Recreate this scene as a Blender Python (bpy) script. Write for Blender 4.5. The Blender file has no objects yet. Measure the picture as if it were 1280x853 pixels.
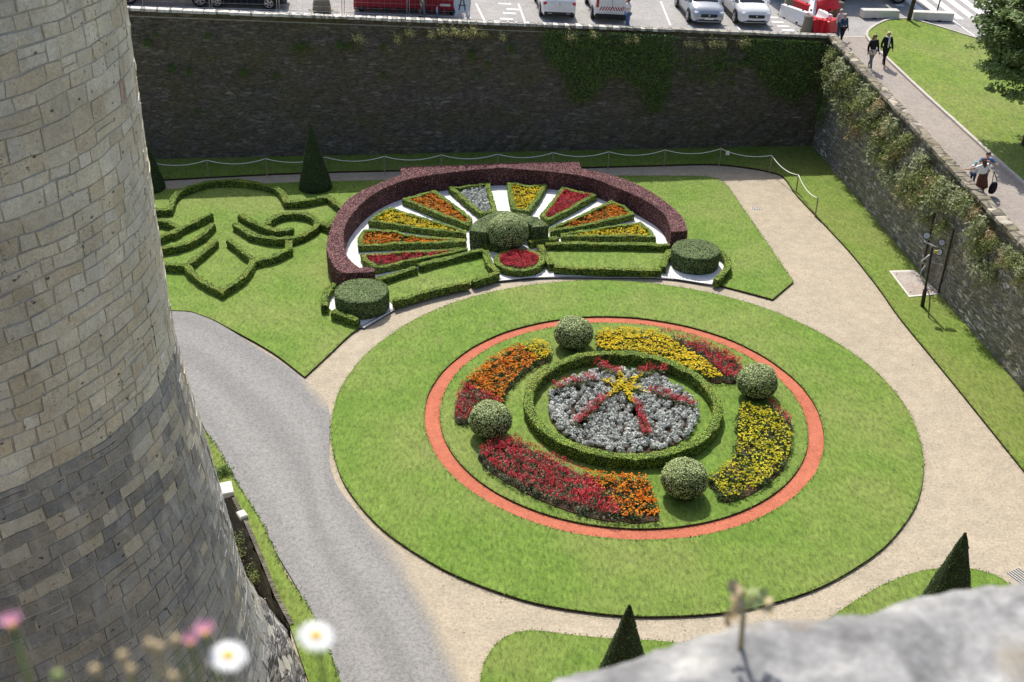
import bpy, math, random
import numpy as np
from mathutils import Vector, Matrix, Euler
from mathutils.geometry import tessellate_polygon
random.seed(7); RNG = np.random.default_rng(11)
SC = bpy.context.scene; COL = SC.collection
# ------------------------------------------------------------------ camera
PITCH, ROLL, HC, FPX = 0.52397, 0.01211, 22.0, 1405.0
FW = np.array([0, math.cos(PITCH), -math.sin(PITCH)])
_up = np.array([0, math.sin(PITCH), math.cos(PITCH)]); _rt = np.array([1.0, 0, 0])
RT = math.cos(ROLL)*_rt + math.sin(ROLL)*_up
UP = -math.sin(ROLL)*_rt + math.cos(ROLL)*_up
CAM = np.array([0, 0, HC])
def ray(px, py): return (px-640)/FPX*RT + (426.5-py)/FPX*UP + FW
def G(px, py, z=0.0):
    "a point read off the survey photograph, at height z"
    d = ray(px, py); t = (z-HC)/d[2]; return CAM + d*t
def zU(x, y): return 5.7 - .0555*(x-16.8) + .0597*(y-60.54)
_nU = np.array([.0555, -.0597, 1.0])
def GU(px, py, dz=0.0):
    d = ray(px, py); P = np.array([16.8, 60.54, 5.7+dz])
    return CAM + d*(((P-CAM)@_nU)/(d@_nU))
cam = bpy.data.objects.new('camera', bpy.data.cameras.new('camera')); COL.objects.link(cam)
cam.matrix_world = Matrix(((RT[0], UP[0], -FW[0], 0), (RT[1], UP[1], -FW[1], 0), (RT[2], UP[2], -FW[2], HC), (0, 0, 0, 1)))
cam.data.sensor_width = 36; cam.data.lens = FPX/1280*36; cam.data.clip_start = .05; cam.data.clip_end = 3000
cam.data.dof.use_dof = True; cam.data.dof.focus_distance = 36; cam.data.dof.aperture_fstop = 6.6
SC.camera = cam
# ------------------------------------------------------------------ light
ELEV = math.radians(54.0); SUN = np.array([-.175*math.cos(ELEV), .985*math.cos(ELEV), math.sin(ELEV)])
w = bpy.data.worlds.new('World'); SC.world = w; w.use_nodes = True
nt = w.node_tree; bg = nt.nodes['Background']; sky = nt.nodes.new('ShaderNodeTexSky')
sky.sky_type = 'NISHITA'; sky.sun_disc = False; sky.sun_elevation = ELEV; sky.sun_rotation = math.radians(-10.1)
sky.air_density = 1.0; sky.dust_density = 3.0
nt.links.new(sky.outputs[0], bg.inputs[0]); bg.inputs[1].default_value = .15
sl = bpy.data.lights.new('sun', 'SUN'); sl.energy = 4.6; sl.angle = math.radians(.53); sl.color = (1, .95, .87)
so = bpy.data.objects.new('sun', sl); COL.objects.link(so)
so.rotation_euler = Vector(-SUN).to_track_quat('-Z', 'Y').to_euler(); so.location = (0, 60, 60)
vs = SC.view_settings; vs.view_transform = 'Standard'; vs.look = 'None'; vs.gamma = 1; vs.exposure = .12; vs.use_curve_mapping = False
# ------------------------------------------------------------------ materials
class N:
    def __init__(s, name, rough=.8, spec=.3):
        s.m = bpy.data.materials.new(name); s.m.use_nodes = True; s.t = s.m.node_tree
        s.b = s.t.nodes['Principled BSDF']; s.b.inputs['Roughness'].default_value = rough
        s.b.inputs['Specular IOR Level'].default_value = spec; s._c = None
    def n(s, ty, **k):
        o = s.t.nodes.new(ty)
        for a, v in k.items(): setattr(o, a, v)
        return o
    def l(s, a, b): s.t.links.new(a, b)
    def coord(s, kind='Object'):
        return s.n('ShaderNodeTexCoord').outputs[kind]
    def mapped(s, sc, kind='Object', rot=(0, 0, 0)):
        m = s.n('ShaderNodeMapping'); m.inputs['Scale'].default_value = sc; m.inputs['Rotation'].default_value = rot
        s.l(s.coord(kind), m.inputs['Vector']); return m.outputs[0]
    def noise(s, scale, vec=None, detail=4, rough=.6, dist=0):
        o = s.n('ShaderNodeTexNoise'); o.inputs['Scale'].default_value = scale; o.inputs['Detail'].default_value = detail
        o.inputs['Roughness'].default_value = rough; o.inputs['Distortion'].default_value = dist
        s.l(vec if vec is not None else s.coord(), o.inputs['Vector']); return o.outputs['Fac']
    def voro(s, scale, vec=None, feature='F1'):
        o = s.n('ShaderNodeTexVoronoi', feature=feature); o.inputs['Scale'].default_value = scale
        s.l(vec if vec is not None else s.coord(), o.inputs['Vector']); return o
    def ramp(s, fac, stops, interp='LINEAR'):
        r = s.n('ShaderNodeValToRGB'); r.color_ramp.interpolation = interp; e = r.color_ramp.elements
        while len(e) < len(stops): e.new(.5)
        for i, (p, c) in enumerate(stops):
            e[i].position = p
            e[i].color = (c, c, c, 1) if isinstance(c, (int, float)) else (*c, 1)
        s.l(fac, r.inputs[0]); return r.outputs[0]
    def mix(s, fac, a, b, mode='MIX'):
        m = s.n('ShaderNodeMix', data_type='RGBA', blend_type=mode)
        for i, v in ((0, fac), (6, a), (7, b)):
            if isinstance(v, (int, float)): m.inputs[i].default_value = v
            elif isinstance(v, tuple): m.inputs[i].default_value = (*v, 1)
            else: s.l(v, m.inputs[i])
        return m.outputs[2]
    def attr(s, name, out='Fac'):
        a = s.n('ShaderNodeAttribute', attribute_name=name); return a.outputs[out]
    def math(s, op, a, b=None):
        m = s.n('ShaderNodeMath', operation=op)
        for i, v in enumerate((a, b)):
            if v is None: continue
            if isinstance(v, (int, float)): m.inputs[i].default_value = v
            else: s.l(v, m.inputs[i])
        return m.outputs[0]
    def bump(s, h, strength=.5, dist=.02):
        b = s.n('ShaderNodeBump'); b.inputs['Strength'].default_value = strength; b.inputs['Distance'].default_value = dist
        s.l(h, b.inputs['Height']); s.l(b.outputs[0], s.b.inputs['Normal'])
    def col(s, c):
        if isinstance(c, tuple): s.b.inputs['Base Color'].default_value = (*c, 1)
        else: s.l(c, s.b.inputs['Base Color'])
        return s
M = {}
def plain(name, c, rough=.6, metal=0, spec=.4, var=.12):
    k = N(name, rough, spec); k.b.inputs['Metallic'].default_value = metal
    f = k.noise(6, detail=5)
    lo = tuple(v*(1-var) for v in c); hi = tuple(min(1, v*(1+var)) for v in c)
    k.col(k.ramp(f, [(.3, lo), (.7, hi)])); M[name] = k.m; return k.m
def leafmat(name, stops, trans=.25, rough=.55, patch=None):
    "leaves: colour from each leaf's own random value; patch = larger clumps of another tint"
    k = N(name, rough, .25); c = k.ramp(k.attr('rnd'), stops)
    f = k.ramp(k.noise(1.1, detail=3), [(.35, .82), (.7, 1.12)])
    c = k.mix(1.0, c, f, 'MULTIPLY')
    if patch: c = k.mix(k.ramp(k.noise(patch[1], detail=3), [(.5, 0.0), (.62, .8)]), c, patch[0])
    if 'leaf' in name and not any(q in name for q in ('ball', 'drum', 'silver')): c = k.mix(k.ramp(k.noise(1.9, detail=5, rough=.7), [(.62, 0.0), (.74, .5)]), c, k.mix(.5, c, (.20, .15, .07)))
    k.col(c)
    if trans:
        tb = k.n('ShaderNodeBsdfTranslucent'); k.l(c, tb.inputs[0]); ms = k.n('ShaderNodeMixShader'); ms.inputs[0].default_value = trans
        out = k.t.nodes['Material Output']; k.l(k.b.outputs[0], ms.inputs[1]); k.l(tb.outputs[0], ms.inputs[2]); k.l(ms.outputs[0], out.inputs[0])
    M[name] = k.m; return k.m
def grass(name, a, b, dry, drya=.35):
    k = N(name, .75, .15)
    big = k.noise(.22, detail=3); mid = k.noise(1.3, detail=4, dist=.4)
    stretch = k.mapped((1, .45, 1), rot=(0, 0, .5)); fine = k.noise(9, stretch, detail=6, rough=.75); vf = k.noise(34, detail=4, rough=.8)
    c = k.mix(k.ramp(mid, [(.35, 0.0), (.68, 1.0)]), a, b)
    c = k.mix(k.ramp(big, [(.42, 0.0), (.62, drya)]), c, dry)
    c = k.mix(1.0, c, k.ramp(fine, [(.3, .42), (.5, 1.0), (.72, 1.5)]), 'MULTIPLY')
    c = k.mix(1.0, c, k.ramp(vf, [(.3, .6), (.7, 1.4)]), 'MULTIPLY')
    c = k.mix(1.0, c, k.ramp(k.noise(3.6, stretch, detail=5, rough=.7), [(.3, .84), (.7, 1.14)]), 'MULTIPLY')
    c = k.mix(k.ramp(k.noise(.8, detail=6, rough=.7), [(.60, 0.0), (.72, .45)]), c, (.23, .215, .095))
    wv = k.voro(1.5); c = k.mix(k.ramp(wv.outputs['Distance'], [(.02, .55), (.035, 0.0)]), c, (.5, .52, .42))
    k.col(c); k.bump(k.math('ADD', fine, k.math('MULTIPLY', vf, .6)), .8, .05); M[name] = k.m
grass('lawn_grass', (.122, .212, .030), (.162, .258, .042), (.25, .27, .085), .45)
grass('upper_grass', (.13, .215, .026), (.19, .27, .034), (.25, .26, .08), .5)
grass('strip_grass', (.13, .205, .03), (.18, .25, .046), (.22, .23, .07), .45)
def gravel(name, a, b, dark, sc=1.0):
    k = N(name, .95, .1); f = k.noise(11*sc, detail=7, rough=.8); g = k.noise(.55, detail=4); v = k.voro(26*sc)
    c = k.mix(k.ramp(g, [(.35, 0.0), (.66, 1.0)]), a, b)
    c = k.mix(1.0, c, k.ramp(f, [(.3, .62), (.5, 1.0), (.7, 1.28)]), 'MULTIPLY'); c = k.mix(1.0, c, k.ramp(k.noise(2.6, detail=6, rough=.7), [(.3, .86), (.7, 1.1)]), 'MULTIPLY'); c = k.mix(k.ramp(k.noise(1.7, detail=8, rough=.8), [(.62, 0.0), (.72, .5)]), c, dark)
    c = k.mix(k.ramp(v.outputs['Color'], [(.8, 0.0), (.92, .5)]), c, dark)
    k.col(c); k.bump(v.outputs['Distance'], .5, .015); M[name] = k.m; return k
gravel('tan_gravel', (.435, .375, .28), (.385, .335, .255), (.22, .18, .14))
gravel('white_gravel', (.80, .80, .80), (.76, .76, .75), (.6, .6, .6), 1.5)
gravel('red_crush', (.50, .165, .10), (.44, .14, .085), (.3, .09, .055), 1.2)
gravel('street_tarmac', (.40, .385, .37), (.33, .32, .31), (.25, .25, .25))
gravel('path_paving', (.36, .315, .275), (.32, .285, .25), (.25, .22, .2))
gravel('soil', (.075, .05, .033), (.055, .038, .025), (.03, .022, .015))
gravel('slab_concrete', (.44, .40, .36), (.40, .33, .29), (.3, .28, .26))
k = N('road_gravel', .95, .1)   # grey road: wheel tracks worn into it along its length, tan at its border
U = k.n('ShaderNodeUVMap').outputs[0]; sx = k.n('ShaderNodeSeparateXYZ'); k.l(U, sx.inputs[0])
f = k.noise(11, detail=7, rough=.8); v = k.voro(30)
wob = k.math('ADD', sx.outputs[0], k.math('MULTIPLY', k.math('SUBTRACT', k.noise(.25), .5), .03))
trk = k.ramp(wob, [(.0, .98), (.10, .93), (.22, 1.07), (.34, 1.05), (.46, .89), (.56, .91), (.66, 1.06), (.78, 1.04), (.88, .92), (1, .97)])
c = k.mix(1.0, k.mix(1.0, (.255, .25, .24), trk, 'MULTIPLY'), k.ramp(f, [(.3, .55), (.5, 1.0), (.7, 1.35)]), 'MULTIPLY')
c = k.mix(k.ramp(v.outputs['Color'], [(.72, 0.0), (.9, .6)]), c, (.14, .14, .14))
tn = k.mix(1.0, (.405, .352, .265), k.ramp(f, [(.3, .7), (.7, 1.2)]), 'MULTIPLY')
edge = k.math('ADD', k.attr('tan'), k.math('MULTIPLY', k.math('SUBTRACT', k.noise(1.6, detail=6, rough=.75), .5), .5))
c = k.mix(k.ramp(edge, [(.32, 0.0), (.80, 1.0)]), c, tn)
k.col(c); k.bump(v.outputs['Distance'], .5, .015); M['road_gravel'] = k.m
def schist(name, tone, moss, mossamt, sc=(2.2, 9.0, 1), pale=.0, soft=1.0):
    k = N(name, .85, .2); vec = k.mapped(sc, 'UV')
    nz = k.n('ShaderNodeTexNoise'); nz.inputs['Scale'].default_value = 1.5; k.l(vec, nz.inputs['Vector'])
    va = k.n('ShaderNodeVectorMath', operation='MULTIPLY_ADD'); k.l(nz.outputs['Color'], va.inputs[0]); va.inputs[1].default_value = (.7, .7, .0); k.l(vec, va.inputs[2])
    v = k.voro(1, va.outputs[0]); e = k.voro(1, va.outputs[0], 'DISTANCE_TO_EDGE')
    r = k.ramp(v.outputs['Color'], [(0, tuple(t*(1-.6*soft) for t in tone)), (.35, tuple(t*(1-.25*soft) for t in tone)), (.7, tone), (.93, tuple(t*(1+.9*soft) for t in tone)), (1, (tone[0]*2.6+pale, tone[1]*2.5+pale, tone[2]*2.2+pale))])
    g = k.noise(3, k.mapped((1, 1, 1), 'UV'), detail=7, rough=.7)
    c = k.mix(1.0, r, k.ramp(g, [(.3, .6), (.7, 1.4)]), 'MULTIPLY')
    c = k.mix(k.ramp(k.noise(.5, k.mapped((1, 1.6, 1), 'UV'), detail=6), [(.5-.12*mossamt, 0.0), (.68, .85)]), c, moss)
    c = k.mix(k.ramp(e.outputs['Distance'], [(.015, .75), (.07, 0.0)]), c, tuple(t*.3 for t in tone))
    k.col(c); k.bump(k.math('ADD', k.ramp(e.outputs['Distance'], [(0, 0.0), (.14, 1.0)]), k.math('MULTIPLY', g, .7)), .9*soft, .06); M[name] = k.m
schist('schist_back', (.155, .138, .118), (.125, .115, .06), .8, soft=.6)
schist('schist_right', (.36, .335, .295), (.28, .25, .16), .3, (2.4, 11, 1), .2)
schist('rock', (.26, .25, .24), (.25, .2, .13), .3, (1.2, 6, 1), .1)
schist('coping', (.30, .27, .22), (.22, .19, .11), .6, (1.4, 1.2, 1))
schist('coping_white', (.5, .48, .44), (.4, .38, .3), .2, (1.4, 1.2, 1))
# tower ashlar: each block carries its own colour; lichen, pits and water stains on top
k = N('ashlar', .88, .2); c = k.attr('col', 'Color')
n1 = k.noise(2.3, detail=7, rough=.68); n2 = k.noise(9, detail=7, rough=.75); n3 = k.noise(1.1, detail=6, rough=.65); n4 = k.noise(30, detail=4, rough=.7)
c = k.mix(k.ramp(n1, [(.48, 0.0), (.72, .5)]), c, (.50, .40, .24))
c = k.mix(1.0, c, k.ramp(n2, [(.28, .74), (.5, 1.0), (.72, 1.2)]), 'MULTIPLY')
c = k.mix(1.0, c, k.ramp(n4, [(.3, .8), (.7, 1.18)]), 'MULTIPLY'); c = k.mix(1.0, c, k.ramp(k.noise(.7, detail=6, rough=.65), [(.32, .74), (.68, 1.16)]), 'MULTIPLY')
sp = k.math('MULTIPLY', k.ramp(n2, [(.56, 0.0), (.63, 1.0)]), k.ramp(n3, [(.47, 0.0), (.57, .9)]))
c = k.mix(sp, c, (.05, .055, .055))
pt = k.voro(2.1, k.mapped((1, 1, 1.6))); c = k.mix(k.ramp(pt.outputs['Distance'], [(.06, .85), (.1, 0.0)]), c, (.045, .042, .04))
c = k.mix(k.ramp(k.noise(3.1, k.mapped((1, 1, .35)), detail=5), [(.5, 0.0), (.72, .5)]), c, (.64, .63, .58))
k.col(c); k.bump(k.math('ADD', n2, k.math('MULTIPLY', n4, .6)), .7, .03); M['ashlar'] = k.m
k = N('mortar', .95, .1); c = k.ramp(k.noise(2.2, detail=7, rough=.7), [(.28, (.14, .13, .11)), (.38, (.44, .415, .35)), (.7, (.58, .555, .47))]); k.col(c); k.bump(k.noise(25, detail=4), .6, .02); M['mortar'] = k.m
k = N('parapet_stone', .9, .2); n1 = k.noise(14, detail=6, rough=.7); n2 = k.noise(4, detail=4); n3 = k.noise(45, detail=6, rough=.75)
c = k.ramp(n1, [(.32, (.13, .13, .13)), (.45, (.22, .222, .222)), (.56, (.31, .31, .305)), (.68, (.43, .425, .40))])
c = k.mix(k.ramp(n2, [(.56, 0.0), (.68, .7)]), c, (.30, .25, .17)); c = k.mix(1.0, c, k.ramp(n3, [(.3, .75), (.7, 1.2)]), 'MULTIPLY')
k.col(c); k.bump(n1, .3, .012); M['parapet_stone'] = k.m
plain('bark', (.09, .065, .045), .9, var=.4); plain('core_green', (.022, .035, .010), .9, var=.35); plain('core_purple', (.04, .02, .02), .9, var=.35)
plain('core_soil', (.045, .035, .022), .9, var=.3)
leafmat('box_leaf', [(0, (.15, .24, .026)), (.5, (.27, .42, .04)), (1, (.40, .56, .065))], trans=.06, patch=((.36, .42, .05), 1.3))
leafmat('yew_leaf', [(0, (.03, .055, .015)), (.6, (.06, .10, .024)), (1, (.12, .17, .045))], .05)
leafmat('ball_leaf', [(0, (.24, .32, .10)), (.5, (.46, .56, .22)), (1, (.68, .74, .40))], .06)
leafmat('drum_leaf', [(0, (.12, .19, .06)), (.5, (.20, .29, .095)), (1, (.31, .40, .155))], .06)
leafmat('purple_leaf', [(0, (.10, .03, .035)), (.55, (.25, .078, .09)), (.85, (.44, .20, .195)), (1, (.52, .34, .28))], .04)
leafmat('ivy_leaf', [(0, (.05, .095, .02)), (.6, (.10, .18, .036)), (1, (.19, .27, .06))], .15)
leafmat('olive_leaf', [(0, (.16, .20, .06)), (.5, (.33, .38, .13)), (1, (.48, .50, .22))], .4)
leafmat('sage_leaf', [(0, (.22, .26, .12)), (.5, (.42, .47, .25)), (1, (.60, .62, .40))], .4)
leafmat('dry_leaf', [(0, (.34, .22, .12)), (.5, (.62, .46, .26)), (1, (.78, .64, .42))], .4)
leafmat('pale_flower_leaf', [(0, (.22, .25, .07)), (.4, (.52, .50, .18)), (.7, (.78, .72, .34)), (1, (.8, .68, .46))], .3)
leafmat('tree_leaf', [(0, (.09, .15, .04)), (.5, (.18, .27, .08)), (.9, (.32, .39, .15)), (1, (.45, .48, .26))], .35)
leafmat('bed_leaf', [(0, (.05, .09, .03)), (.6, (.11, .18, .055)), (1, (.21, .28, .10))], .2)
leafmat('salvia_leaf', [(0, (.09, .12, .06)), (.6, (.19, .23, .13)), (1, (.36, .38, .26))], .2)
leafmat('silver_leaf', [(0, (.28, .31, .29)), (.5, (.52, .55, .51)), (1, (.76, .77, .73))], .15)
leafmat('red_petal', [(0, (.32, .008, .022)), (.5, (.60, .018, .045)), (1, (.75, .08, .11))], .25)
leafmat('orange_petal', [(0, (.62, .13, .01)), (.5, (.85, .28, .015)), (1, (.9, .48, .04))], .25)
leafmat('yellow_petal', [(0, (.74, .52, .015)), (.5, (.88, .70, .025)), (1, (.92, .82, .08))], .25)
leafmat('lime_petal', [(0, (.55, .50, .015)), (.5, (.72, .66, .03)), (1, (.85, .80, .08))], .25)
leafmat('mixed_petal', [(0, (.30, .01, .01)), (.4, (.55, .06, .02)), (1, (.75, .25, .02))], .25)
for nm, c, r, mt in [('white_paint', (.80, .80, .80), .25, 0), ('silver_paint', (.42, .45, .49), .25, .5), ('dark_paint', (.02, .025, .035), .2, .2), ('red_paint', (.35, .02, .035), .5, 0),
    ('tyre', (.015, .015, .015), .8, 0), ('rim', (.5, .5, .52), .3, .9), ('black_plastic', (.02, .02, .022), .6, 0), ('headlight', (.75, .78, .8), .1, 0), ('tail_red', (.4, .01, .015), .2, 0),
    ('plate', (.75, .75, .72), .5, 0), ('steel', (.45, .46, .47), .4, .8), ('galv', (.5, .51, .52), .5, .4), ('lamp_black', (.025, .025, .028), .5, 0), ('lens', (.5, .52, .52), .1, 0),
    ('timber', (.30, .24, .17), .8, 0), ('dark_timber', (.06, .045, .03), .8, 0), ('rope', (.72, .72, .66), .8, 0), ('concrete_white', (.62, .59, .53), .9, 0), ('bollard_stone', (.20, .175, .13), .9, 0),
    ('barrier_red', (.62, .02, .03), .4, 0), ('barrier_white', (.8, .8, .8), .45, 0), ('line_white', (.72, .72, .72), .8, 0), ('kerb_stone', (.50, .46, .41), .9, 0), ('board_white', (.66, .74, .82), .5, 0),
    ('board_blue', (.06, .10, .16), .5, 0), ('skin', (.48, .27, .19), .5, 0), ('skin_tan', (.40, .22, .15), .5, 0), ('hair_blond', (.62, .50, .32), .6, 0), ('hair_brown', (.07, .04, .025), .6, 0), ('hair_grey', (.5, .49, .47), .6, 0),
    ('cloth_black', (.012, .012, .014), .9, 0), ('cloth_beige', (.62, .57, .46), .9, 0), ('cloth_grey', (.16, .17, .17), .9, 0), ('cloth_blue', (.05, .14, .36), .9, 0), ('cloth_navy', (.04, .075, .14), .9, 0),
    ('cloth_white', (.78, .78, .78), .9, 0), ('cloth_brown', (.10, .035, .02), .9, 0), ('cloth_pink', (.6, .46, .50), .9, 0), ('cloth_teal', (.16, .5, .52), .9, 0), ('jean', (.10, .17, .33), .9, 0), ('chalk', (.78, .76, .72), .9, 0),
    ('petal_white', (.86, .86, .86), .6, 0), ('petal_pink', (.74, .38, .54), .6, 0), ('disc_yellow', (.75, .50, .04), .7, 0), ('bud_tan', (.5, .39, .22), .7, 0), ('bud_green', (.3, .36, .12), .7, 0), ('stem_green', (.10, .15, .04), .7, 0), ('stem_red', (.38, .32, .18), .7, 0),
    ('leaf_fresh', (.42, .48, .20), .6, 0), ('yellow_tag', (.6, .52, .08), .5, 0), ('manhole', (.1, .1, .1), .6, .5)]:
    plain(nm, c, r, mt, var=.08)
k = N('glass', .06, .6); k.col((.02, .028, .035)); M['glass'] = k.m
# ------------------------------------------------------------------ geometry helpers
def tag(o, label=None, cat=None, group=None, kind=None):
    if label: o['label'] = label
    if cat: o['category'] = cat
    if group: o['group'] = group
    if kind: o['kind'] = kind
    return o
def empty(name, loc=(0, 0, 0), rz=0):
    o = bpy.data.objects.new(name, None); COL.objects.link(o); o.location = loc; o.rotation_euler = (0, 0, rz); o.empty_display_size = .2
    return o
class Geo:
    def __init__(s): s.V = []; s.F = []; s.mi = []; s.rn = []; s.cl = []; s.nv = 0; s.uv = []; s.sm = []
    def add(s, V, F, mi=0, rn=None, cl=None, uv=None, smooth=False):
        V = np.asarray(V, float).reshape(-1, 3); s.V.append(V)
        for i, f in enumerate(F):
            s.F.append([int(j)+s.nv for j in f]); s.mi.append(mi if np.isscalar(mi) else int(mi[i]))
            s.rn.append(.5 if rn is None else (rn if np.isscalar(rn) else float(rn[i])))
            s.cl.append((1, 1, 1) if cl is None else cl); s.sm.append(smooth)
            s.uv.append(None if uv is None else uv[i])
        s.nv += len(V); return s
    def box(s, c, d, mi=0, rz=0, rx=0, taper=1.0, bev=0):
        x, y, z = (v/2 for v in d); R = Euler((rx, 0, rz)).to_matrix(); t = taper
        if bev:
            b = min(bev, x*.9, y*.9, z*.9); P = []
            ring = lambda hx, hy, zz: [(-hx, -hy, zz), (hx, -hy, zz), (hx, hy, zz), (-hx, hy, zz)]
            for zz, k_, q in ((-z, 1, b), (-z+b, 1, 0), (z-b, t, 0), (z, t, b)): P += ring(x*k_-q, y*k_-q, zz)
            F = [(3, 2, 1, 0), (12, 13, 14, 15)]
            for a in range(3):
                for i in range(4): F.append((a*4+i, a*4+(i+1) % 4, a*4+4+(i+1) % 4, a*4+4+i))
        else:
            P = [(-x, -y, -z), (x, -y, -z), (x, y, -z), (-x, y, -z), (-x*t, -y*t, z), (x*t, -y*t, z), (x*t, y*t, z), (-x*t, y*t, z)]
            F = [(3, 2, 1, 0), (4, 5, 6, 7), (0, 1, 5, 4), (1, 2, 6, 5), (2, 3, 7, 6), (3, 0, 4, 7)]
        return s.add([tuple(R @ Vector(p) + Vector(c)) for p in P], F, mi)
    def tube(s, pts, rad, n=8, mi=0, cap=True, smooth=True):
        pts = [Vector(p) for p in pts]; rad = [rad]*len(pts) if np.isscalar(rad) else rad; V = []; ref = None
        for i, p in enumerate(pts):
            d = (pts[min(i+1, len(pts)-1)] - pts[max(i-1, 0)]).normalized()
            if ref is None: ref = d.orthogonal().normalized()
            a = (ref - d*ref.dot(d))
            a = a.normalized() if a.length > 1e-6 else d.orthogonal().normalized(); ref = a; b = d.cross(a)
            for j in range(n):
                t = 2*math.pi*j/n; V.append(p + (a*math.cos(t) + b*math.sin(t))*rad[i])
        F = [(i*n+j, i*n+(j+1) % n, (i+1)*n+(j+1) % n, (i+1)*n+j) for i in range(len(pts)-1) for j in range(n)]
        if cap: F += [tuple(range(n-1, -1, -1)), tuple((len(pts)-1)*n+j for j in range(n))]
        return s.add([tuple(v) for v in V], F, mi, smooth=smooth)
    def lathe(s, prof, c=(0, 0, 0), n=24, mi=0, smooth=True, sx=1, sy=1):
        V = []; F = []
        for r, z in prof:
            for j in range(n): t = 2*math.pi*j/n; V.append((c[0]+r*sx*math.cos(t), c[1]+r*sy*math.sin(t), c[2]+z))
        m = len(prof)
        for i in range(m-1):
            for j in range(n): F.append((i*n+j, i*n+(j+1) % n, (i+1)*n+(j+1) % n, (i+1)*n+j))
        F.append(tuple(range(n-1, -1, -1))); F.append(tuple((m-1)*n+j for j in range(n)))
        return s.add(V, F, mi, smooth=smooth)
    def cyl(s, a, b, r, n=20, mi=0): return s.tube([a, b], r, n, mi, smooth=False)
    def prism(s, poly, z0, z1, mi=0, mside=None, zf=None):
        P = [(p[0], p[1]) for p in poly]
        if sum(a[0]*b[1]-b[0]*a[1] for a, b in zip(P, P[1:]+P[:1])) < 0: P = P[::-1]
        n = len(P); T = tessellate_polygon([[Vector((x, y, 0)) for x, y in P]])
        def ori(t):
            a, b, c = (P[i] for i in t); return t if (b[0]-a[0])*(c[1]-a[1])-(b[1]-a[1])*(c[0]-a[0]) > 0 else t[::-1]
        top = [(x, y, (zf(x, y) if zf else 0)+z1) for x, y in P]; bot = [(x, y, (zf(x, y) if zf else 0)+z0) for x, y in P]
        s.add(top, [ori(tuple(t)) for t in T], mi)
        s.add(top+bot, [(n+i, n+(i+1) % n, (i+1) % n, i) for i in range(n)], mi if mside is None else mside)
        return s
    def build(s, name, mats, parent=None, uv=False, col=False):
        me = bpy.data.meshes.new(name); V = np.concatenate(s.V) if s.V else np.zeros((0, 3))
        if not isinstance(mats, (list, tuple)): mats = [mats]
        L = np.array([len(f) for f in s.F], dtype=np.int32); st = np.concatenate([[0], np.cumsum(L)[:-1]]).astype(np.int32)
        me.vertices.add(len(V)); me.vertices.foreach_set('co', V.astype(np.float32).ravel())
        me.loops.add(int(L.sum())); me.loops.foreach_set('vertex_index', np.concatenate([np.array(f, dtype=np.int32) for f in s.F]))
        me.polygons.add(len(L)); me.polygons.foreach_set('loop_start', st); me.polygons.foreach_set('loop_total', L)
        me.polygons.foreach_set('material_index', np.array(s.mi, dtype=np.int32)); me.polygons.foreach_set('use_smooth', np.array(s.sm, dtype=bool))
        a = me.attributes.new('rnd', 'FLOAT', 'FACE'); a.data.foreach_set('value', np.array(s.rn, dtype=np.float32))
        if col:
            a = me.attributes.new('col', 'FLOAT_COLOR', 'FACE'); C = np.ones((len(L), 4), dtype=np.float32); C[:, :3] = np.array(s.cl); a.data.foreach_set('color', C.ravel())
        if uv:
            u = me.uv_layers.new(name='UVMap'); A = np.zeros((int(L.sum()), 2), dtype=np.float32); q = 0
            for f, t in zip(s.F, s.uv):
                if t is not None: A[q:q+len(f)] = t
                q += len(f)
            u.data.foreach_set('uv', A.ravel())
        for m in mats: me.materials.append(m if not isinstance(m, str) else M[m])
        me.update(calc_edges=True); me.validate()
        o = bpy.data.objects.new(name, me); COL.objects.link(o)
        if parent: o.parent = parent
        return o
def leaves(geo, P, Nn, size, mi, tilt=.7, lift=.02, aspect=.6, rn=None, sv=.35):
    "one small folded-free leaf quad per point, facing roughly along the normal"
    n = len(P); P = np.asarray(P, float); Nn = np.asarray(Nn, float)
    d = Nn + RNG.normal(0, tilt, (n, 3)); d /= np.linalg.norm(d, axis=1)[:, None]+1e-9
    r = RNG.normal(0, 1, (n, 3)); a = np.cross(d, r); a /= np.linalg.norm(a, axis=1)[:, None]+1e-9; b = np.cross(d, a)
    s = (size*(1+RNG.uniform(-sv, sv, n)))[:, None]*.5
    c = P + Nn*(RNG.uniform(-.3, 1, n)*lift)[:, None]
    V = np.stack([c-a*s, c-b*s*aspect, c+a*s, c+b*s*aspect], 1).reshape(-1, 3)
    base = geo.nv; geo.V.append(V); geo.nv += 4*n
    geo.F += (np.arange(n)[:, None]*4+np.arange(4)+base).tolist(); geo.mi += [mi]*n
    geo.rn += (RNG.uniform(0, 1, n) if rn is None else np.clip(rn, 0, 1)).tolist(); geo.cl += [(1, 1, 1)]*n; geo.uv += [None]*n; geo.sm += [False]*n
def surf_points(V, F, dens, skip_down=True):
    V = np.asarray(V, float); T = []
    for f in F:
        for i in range(1, len(f)-1): T.append((f[0], f[i], f[i+1]))
    T = np.array(T); A, B, C = V[T[:, 0]], V[T[:, 1]], V[T[:, 2]]; cr = np.cross(B-A, C-A); ar = np.linalg.norm(cr, axis=1)/2; nn = cr/(2*ar[:, None]+1e-12)
    if skip_down: ar = np.where(nn[:, 2] < -.5, 0, ar*np.interp(nn[:, 2], [-.2, .35, .6], [.42, .55, 1.0]))  # fewer leaves on side faces bare the dark core, imitating shaded sides
    k_ = int(ar.sum()*dens)+1; t = RNG.choice(len(T), k_, p=ar/ar.sum()); u = RNG.uniform(0, 1, k_); v = RNG.uniform(0, 1, k_); fl = u+v > 1; u[fl] = 1-u[fl]; v[fl] = 1-v[fl]
    return A[t]+(B-A)[t]*u[:, None]+(C-A)[t]*v[:, None], nn[t]
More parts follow.
